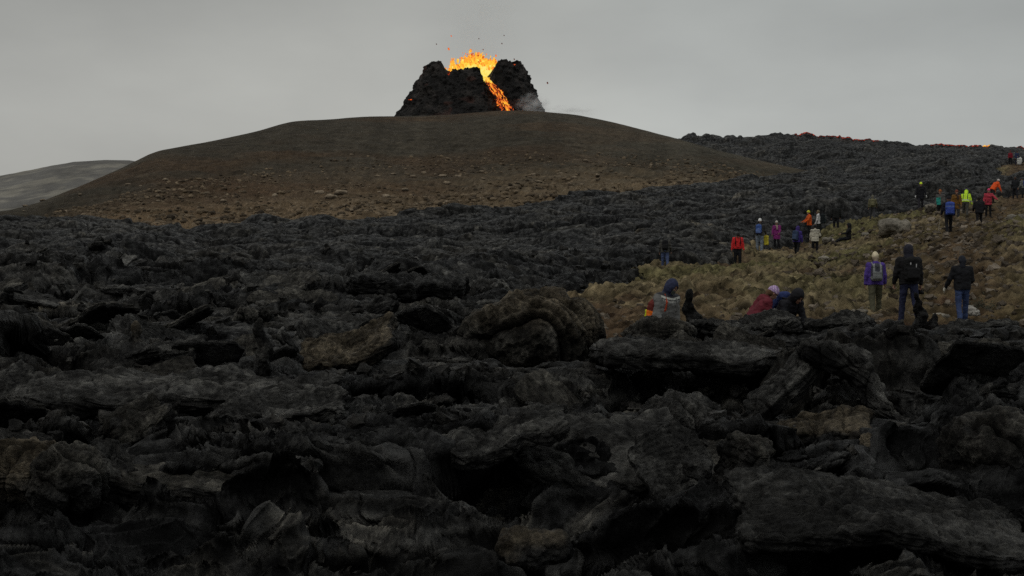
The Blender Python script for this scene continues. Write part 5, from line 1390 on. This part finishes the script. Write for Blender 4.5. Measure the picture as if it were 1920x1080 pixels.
 dict(u=1917, y=110, H=1.70, yaw=40, lean=10, **WALK2, armL=(16,14,30,4), armR=(10,12,20,2), jacket=(.16,.165,.16), trousers=(.02,.02,.025), hat='beanie', hatc=(.05,.05,.06),
      label='person in a pale grey jacket cut by the right edge', pack=dict(c=(.03,.05,.28), label='royal blue backpack on the person cut by the right edge')),
 dict(u=1892, y=175, H=1.74, yaw=150, vox=.016, **STAND, jacket=(.22,.016,.03), trousers=BLK, hat='beanie', hatc=(.12,.015,.025),
      label='distant person in a crimson jacket high on the right ridge'),
 dict(u=1904, y=174, H=1.78, yaw=-160, vox=.016, wide=1.2, **STAND, jacket=(.035,.045,.10), trousers=(.03,.03,.05), hat='hair', hatc=(.05,.03,.025),
      label='distant person in a navy jacket high on the right ridge'),
]
INFO = {}
for i, p in enumerate(PEOPLE):
    p['loc'] = spot(p['u'], p['y'], z=p.get('z', zat(p['v'], p['y']) if 'v' in p else None)); p['yaw'] = R_(p['yaw']); p['seed'] = 3000+i*17
    r, J, T, s = build_person(p)
    INFO[p['u']] = (r, J, p)
    hz_ = p['loc'][2] + J['head'][2] + .12
    print('PERSON %d feetV %.0f headV %.0f' % (p['u'], HZ-p['loc'][2]/p['y']*F, HZ-hz_/p['y']*F))

def hand_world(u, sd, off=.08):
    r, J, p = INFO[u]
    q = RZ(p['yaw']) @ (J['wr'+sd] + J['fd'+sd]*off)
    return np.array(p['loc']) + q
def sdf_thing(name, lo, hi, vox, c, fn, mat_seed=5):
    f = Field(lo, hi, vox); fn(f); return mesh_from(f, name, c, mat_seed)
# camera in the tall person's right hand
h = hand_world(1705, 'R', .11)
cm = tag(empty('camera', tuple(h+np.array([0, .02, -.07]))), 'black camera hanging from the right hand of the tall person in black', 'camera')
put('camera_body', sdf_thing('camera_body', (-.12, -.12, -.12), (.12, .12, .12), .006, (.012, .012, .012), lambda f: (f.box((0, 0, 0), (.07, .035, .048), rad=.012), f.box((0, 0, .05), (.025, .03, .02), rad=.01))), cm)
put('lens', sdf_thing('lens', (-.12, -.2, -.12), (.12, .1, .12), .006, (.016, .016, .016), lambda f: f.cone((0, -.03, 0), (0, -.11, 0), .036, .033)), cm)
# yellow bag
h = hand_world(1424, 'R', .09)
b = tag(put('bag', sdf_thing('bag', (-.3, -.2, -.7), (.3, .2, .12), .012, (.62, .52, .05), lambda f: (f.cone((0, 0, .02), (0, 0, -.1), .018, .05), f.box((.01, 0, -.33), (.13, .05, .25), rad=.045, k=.06), f.wrinkle(.02, 9, 77))), None, tuple(h)), 'limp yellow carrier bag hanging from the hand of the person in pale jeans', 'bag')
# walking pole
h = hand_world(1778, 'L', .07)
gz = ground_at(h[0]-.08, h[1]+.12)
pr = tag(empty('walking_pole', (h[0], h[1], gz)), 'thin pale walking pole in the left hand of the person with the bright blue pack', 'walking pole')
top_ = np.array([0, 0, h[2]-gz+.10]); tip = np.array([-.09, .12, -.02])
put('shaft', sdf_thing('shaft', (-.2, -.12, -.08), (.14, .26, 1.5), .012, (.42, .38, .30), lambda f: f.cone(tip, top_, .012, .014)), pr)
put('grip', sdf_thing('grip', top_-.18, top_+.12, .010, (.03, .03, .03), lambda f: f.cone(top_-(top_-tip)*.10, top_, .018, .020)), pr)
# white bag beside the distant pair
x_, y_, z_ = spot(1909, 172.5)
tag(put('bag', sdf_thing('bag', (-.6, -.5, -.1), (.6, .5, 1.1), .03, (.55, .55, .52), lambda f: (f.box((0, 0, .38), (.27, .2, .40), rad=.12, k=.1), f.cone((.05, 0, .7), (.16, 0, .9), .12, .06, k=.1), f.wrinkle(.05, 4, 79))), None, (x_, y_, z_)), 'crumpled white bag standing beside the distant person in navy', 'bag')
# grey dwarf shrub with pale stones behind the hiker in the cap
x_, y_, z_ = spot(1842, 39.5)
sh = tag(empty('dwarf_shrub', (x_, y_, z_)), 'grey-green twiggy dwarf shrub on the moss right of the hiker in the cap', 'shrub')
tw = Field((-.75, -.5, -.1), (.75, .5, .8), .02)
lf = []
for i in range(46):
    a = random.uniform(0, 6.28); r0 = random.uniform(0, .35); el = random.uniform(.35, 1.3)
    p0 = np.array([r0*math.cos(a), r0*math.sin(a)*.6, 0]); p1 = p0 + np.array([math.cos(a)*math.cos(el), math.sin(a)*math.cos(el)*.6, math.sin(el)])*random.uniform(.2, .5)
    tw.cone(p0, p1, .014, .010, k=.005)
    for _ in range(14): lf.append(p0 + (p1-p0)*random.uniform(.3, 1.1) + np.array([random.gauss(0, .05) for _ in range(3)]))
put('twigs', mesh_from(tw, 'twigs', (.10, .085, .06), 3), sh)
lf = np.array(lf); n_ = len(lf); d1 = rng.normal(size=(n_, 3)); d2 = rng.normal(size=(n_, 3)); d1 /= np.linalg.norm(d1, axis=1)[:, None]; d2 /= np.linalg.norm(d2, axis=1)[:, None]
Vl = np.stack([lf-d1*.03, lf+d2*.014, lf+d1*.03, lf-d2*.014], 1).reshape(-1, 3)
put('leaves', make_mesh('leaves', Vl, np.arange(n_*4).reshape(-1, 4), M_fab, False, np.repeat(np.array([.055, .06, .04])[None]*(.6+.9*rng.random((n_, 1))), 4, 0)), sh)
for (u, dy, s_) in ((1822, -.2, .36), (1831, -.3, .24)):
    x_, y_, z_ = spot(u, 39+dy)
    o = put('boulder', rock_mesh('boulder', (s_, s_*.7, s_*.9), 'boulder', 1300+u, 22, np.array([.22, .21, .19]), np.array([.42, .40, .36]), M_rock), None, (x_, y_, z_+s_*.3))
    tag(o, 'larger whitish stone at the left foot of the grey shrub' if s_ > .3 else 'smaller whitish stone in front of the grey shrub', 'boulder')



# ------------------------------------------------------------------ camera, sky, sun
cam = bpy.data.cameras.new('camera'); co = bpy.data.objects.new('camera', cam); col.objects.link(co)
cam.lens = 50; cam.sensor_width = 36; cam.clip_start = .1; cam.clip_end = 20000
co.rotation_euler = (math.pi/2 - math.atan((540-HZ)/F), 0, 0)
cam.dof.use_dof = True; cam.dof.focus_distance = 34; cam.dof.aperture_fstop = 8.5
scene.camera = co

SUN_EL, SUN_AZ = math.radians(58), math.radians(215)
w = bpy.data.worlds.new('World'); scene.world = w; w.use_nodes = True
nt = w.node_tree; nt.nodes.clear(); L = nt.links.new
out = N(nt, 'ShaderNodeOutputWorld'); bg = N(nt, 'ShaderNodeBackground', i_Strength=.1)
sky = N(nt, 'ShaderNodeTexSky', sky_type='NISHITA', sun_disc=False, sun_elevation=SUN_EL, sun_rotation=SUN_AZ)
hs = N(nt, 'ShaderNodeHueSaturation', i_Saturation=.05, i_Value=.6); L(sky.outputs[0], hs.inputs['Color'])
tc = N(nt, 'ShaderNodeTexCoord'); sx = N(nt, 'ShaderNodeSeparateXYZ'); L(tc.outputs['Generated'], sx.inputs[0])
# cloud deck: bright low down, dimmer above, unseen zenith raised to add light, warm to the left, cool to the right
rz = ramp(nt, [(0.0, (4.2, 4.2, 3.98)), (.08, (4.3, 4.36, 4.2)), (.17, (3.45, 3.53, 3.43)), (.4, (3.6, 3.65, 3.6)), (1.0, (5.2, 5.25, 5.2))]); L(sx.outputs['Z'], rz.inputs['Fac'])
mr = N(nt, 'ShaderNodeMapRange'); mr.inputs['From Min'].default_value = -.36; mr.inputs['From Max'].default_value = .36; L(sx.outputs['X'], mr.inputs['Value'])
rx = ramp(nt, [(0, (.97, .965, .945)), (.33, (1.08, 1.075, 1.05)), (.5, (1.10, 1.105, 1.085)), (.66, (1.10, 1.125, 1.125)), (1, (.97, 1.0, 1.01))]); L(mr.outputs[0], rx.inputs['Fac'])
m1 = N(nt, 'ShaderNodeMixRGB', blend_type='MULTIPLY', i_Fac=1.0); L(rz.outputs[0], m1.inputs[1]); L(rx.outputs[0], m1.inputs[2])
mp = N(nt, 'ShaderNodeMapping'); mp.inputs['Scale'].default_value = (3.0, 3.0, 7.0); L(tc.outputs['Generated'], mp.inputs['Vector'])
nz = N(nt, 'ShaderNodeTexNoise', i_Scale=1.6, i_Detail=5.0, i_Roughness=.5); L(mp.outputs[0], nz.inputs['Vector'])
rn = ramp(nt, [(.3, (.87, .87, .875)), (.7, (1.09, 1.09, 1.085))]); L(nz.outputs['Fac'], rn.inputs['Fac'])
m2 = N(nt, 'ShaderNodeMixRGB', blend_type='MULTIPLY', i_Fac=1.0); L(m1.outputs[0], m2.inputs[1]); L(rn.outputs[0], m2.inputs[2])
m3 = N(nt, 'ShaderNodeMixRGB', i_Fac=.88); L(hs.outputs[0], m3.inputs[1]); L(m2.outputs[0], m3.inputs[2])
L(m3.outputs[0], bg.inputs['Color']); L(bg.outputs[0], out.inputs['Surface'])

sl = bpy.data.lights.new('sun', 'SUN'); sl.energy = .5; sl.angle = math.radians(18); sl.color = (1.0, .97, .92)
so = bpy.data.objects.new('sun', sl); col.objects.link(so)
so.rotation_euler = (math.pi/2 - SUN_EL, 0, math.pi - SUN_AZ + 0)
so.location = (0, 0, 60)

scene.view_settings.view_transform = 'Standard'; scene.view_settings.look = 'None'
scene.view_settings.exposure = 0; scene.view_settings.gamma = 1
scene.cycles.use_denoising = False; scene.cycles.sample_clamp_indirect = 1.0
scene.cycles.max_bounces = 4; scene.cycles.diffuse_bounces = 3
scene.cycles.volume_bounces = 1; scene.cycles.transparent_max_bounces = 24
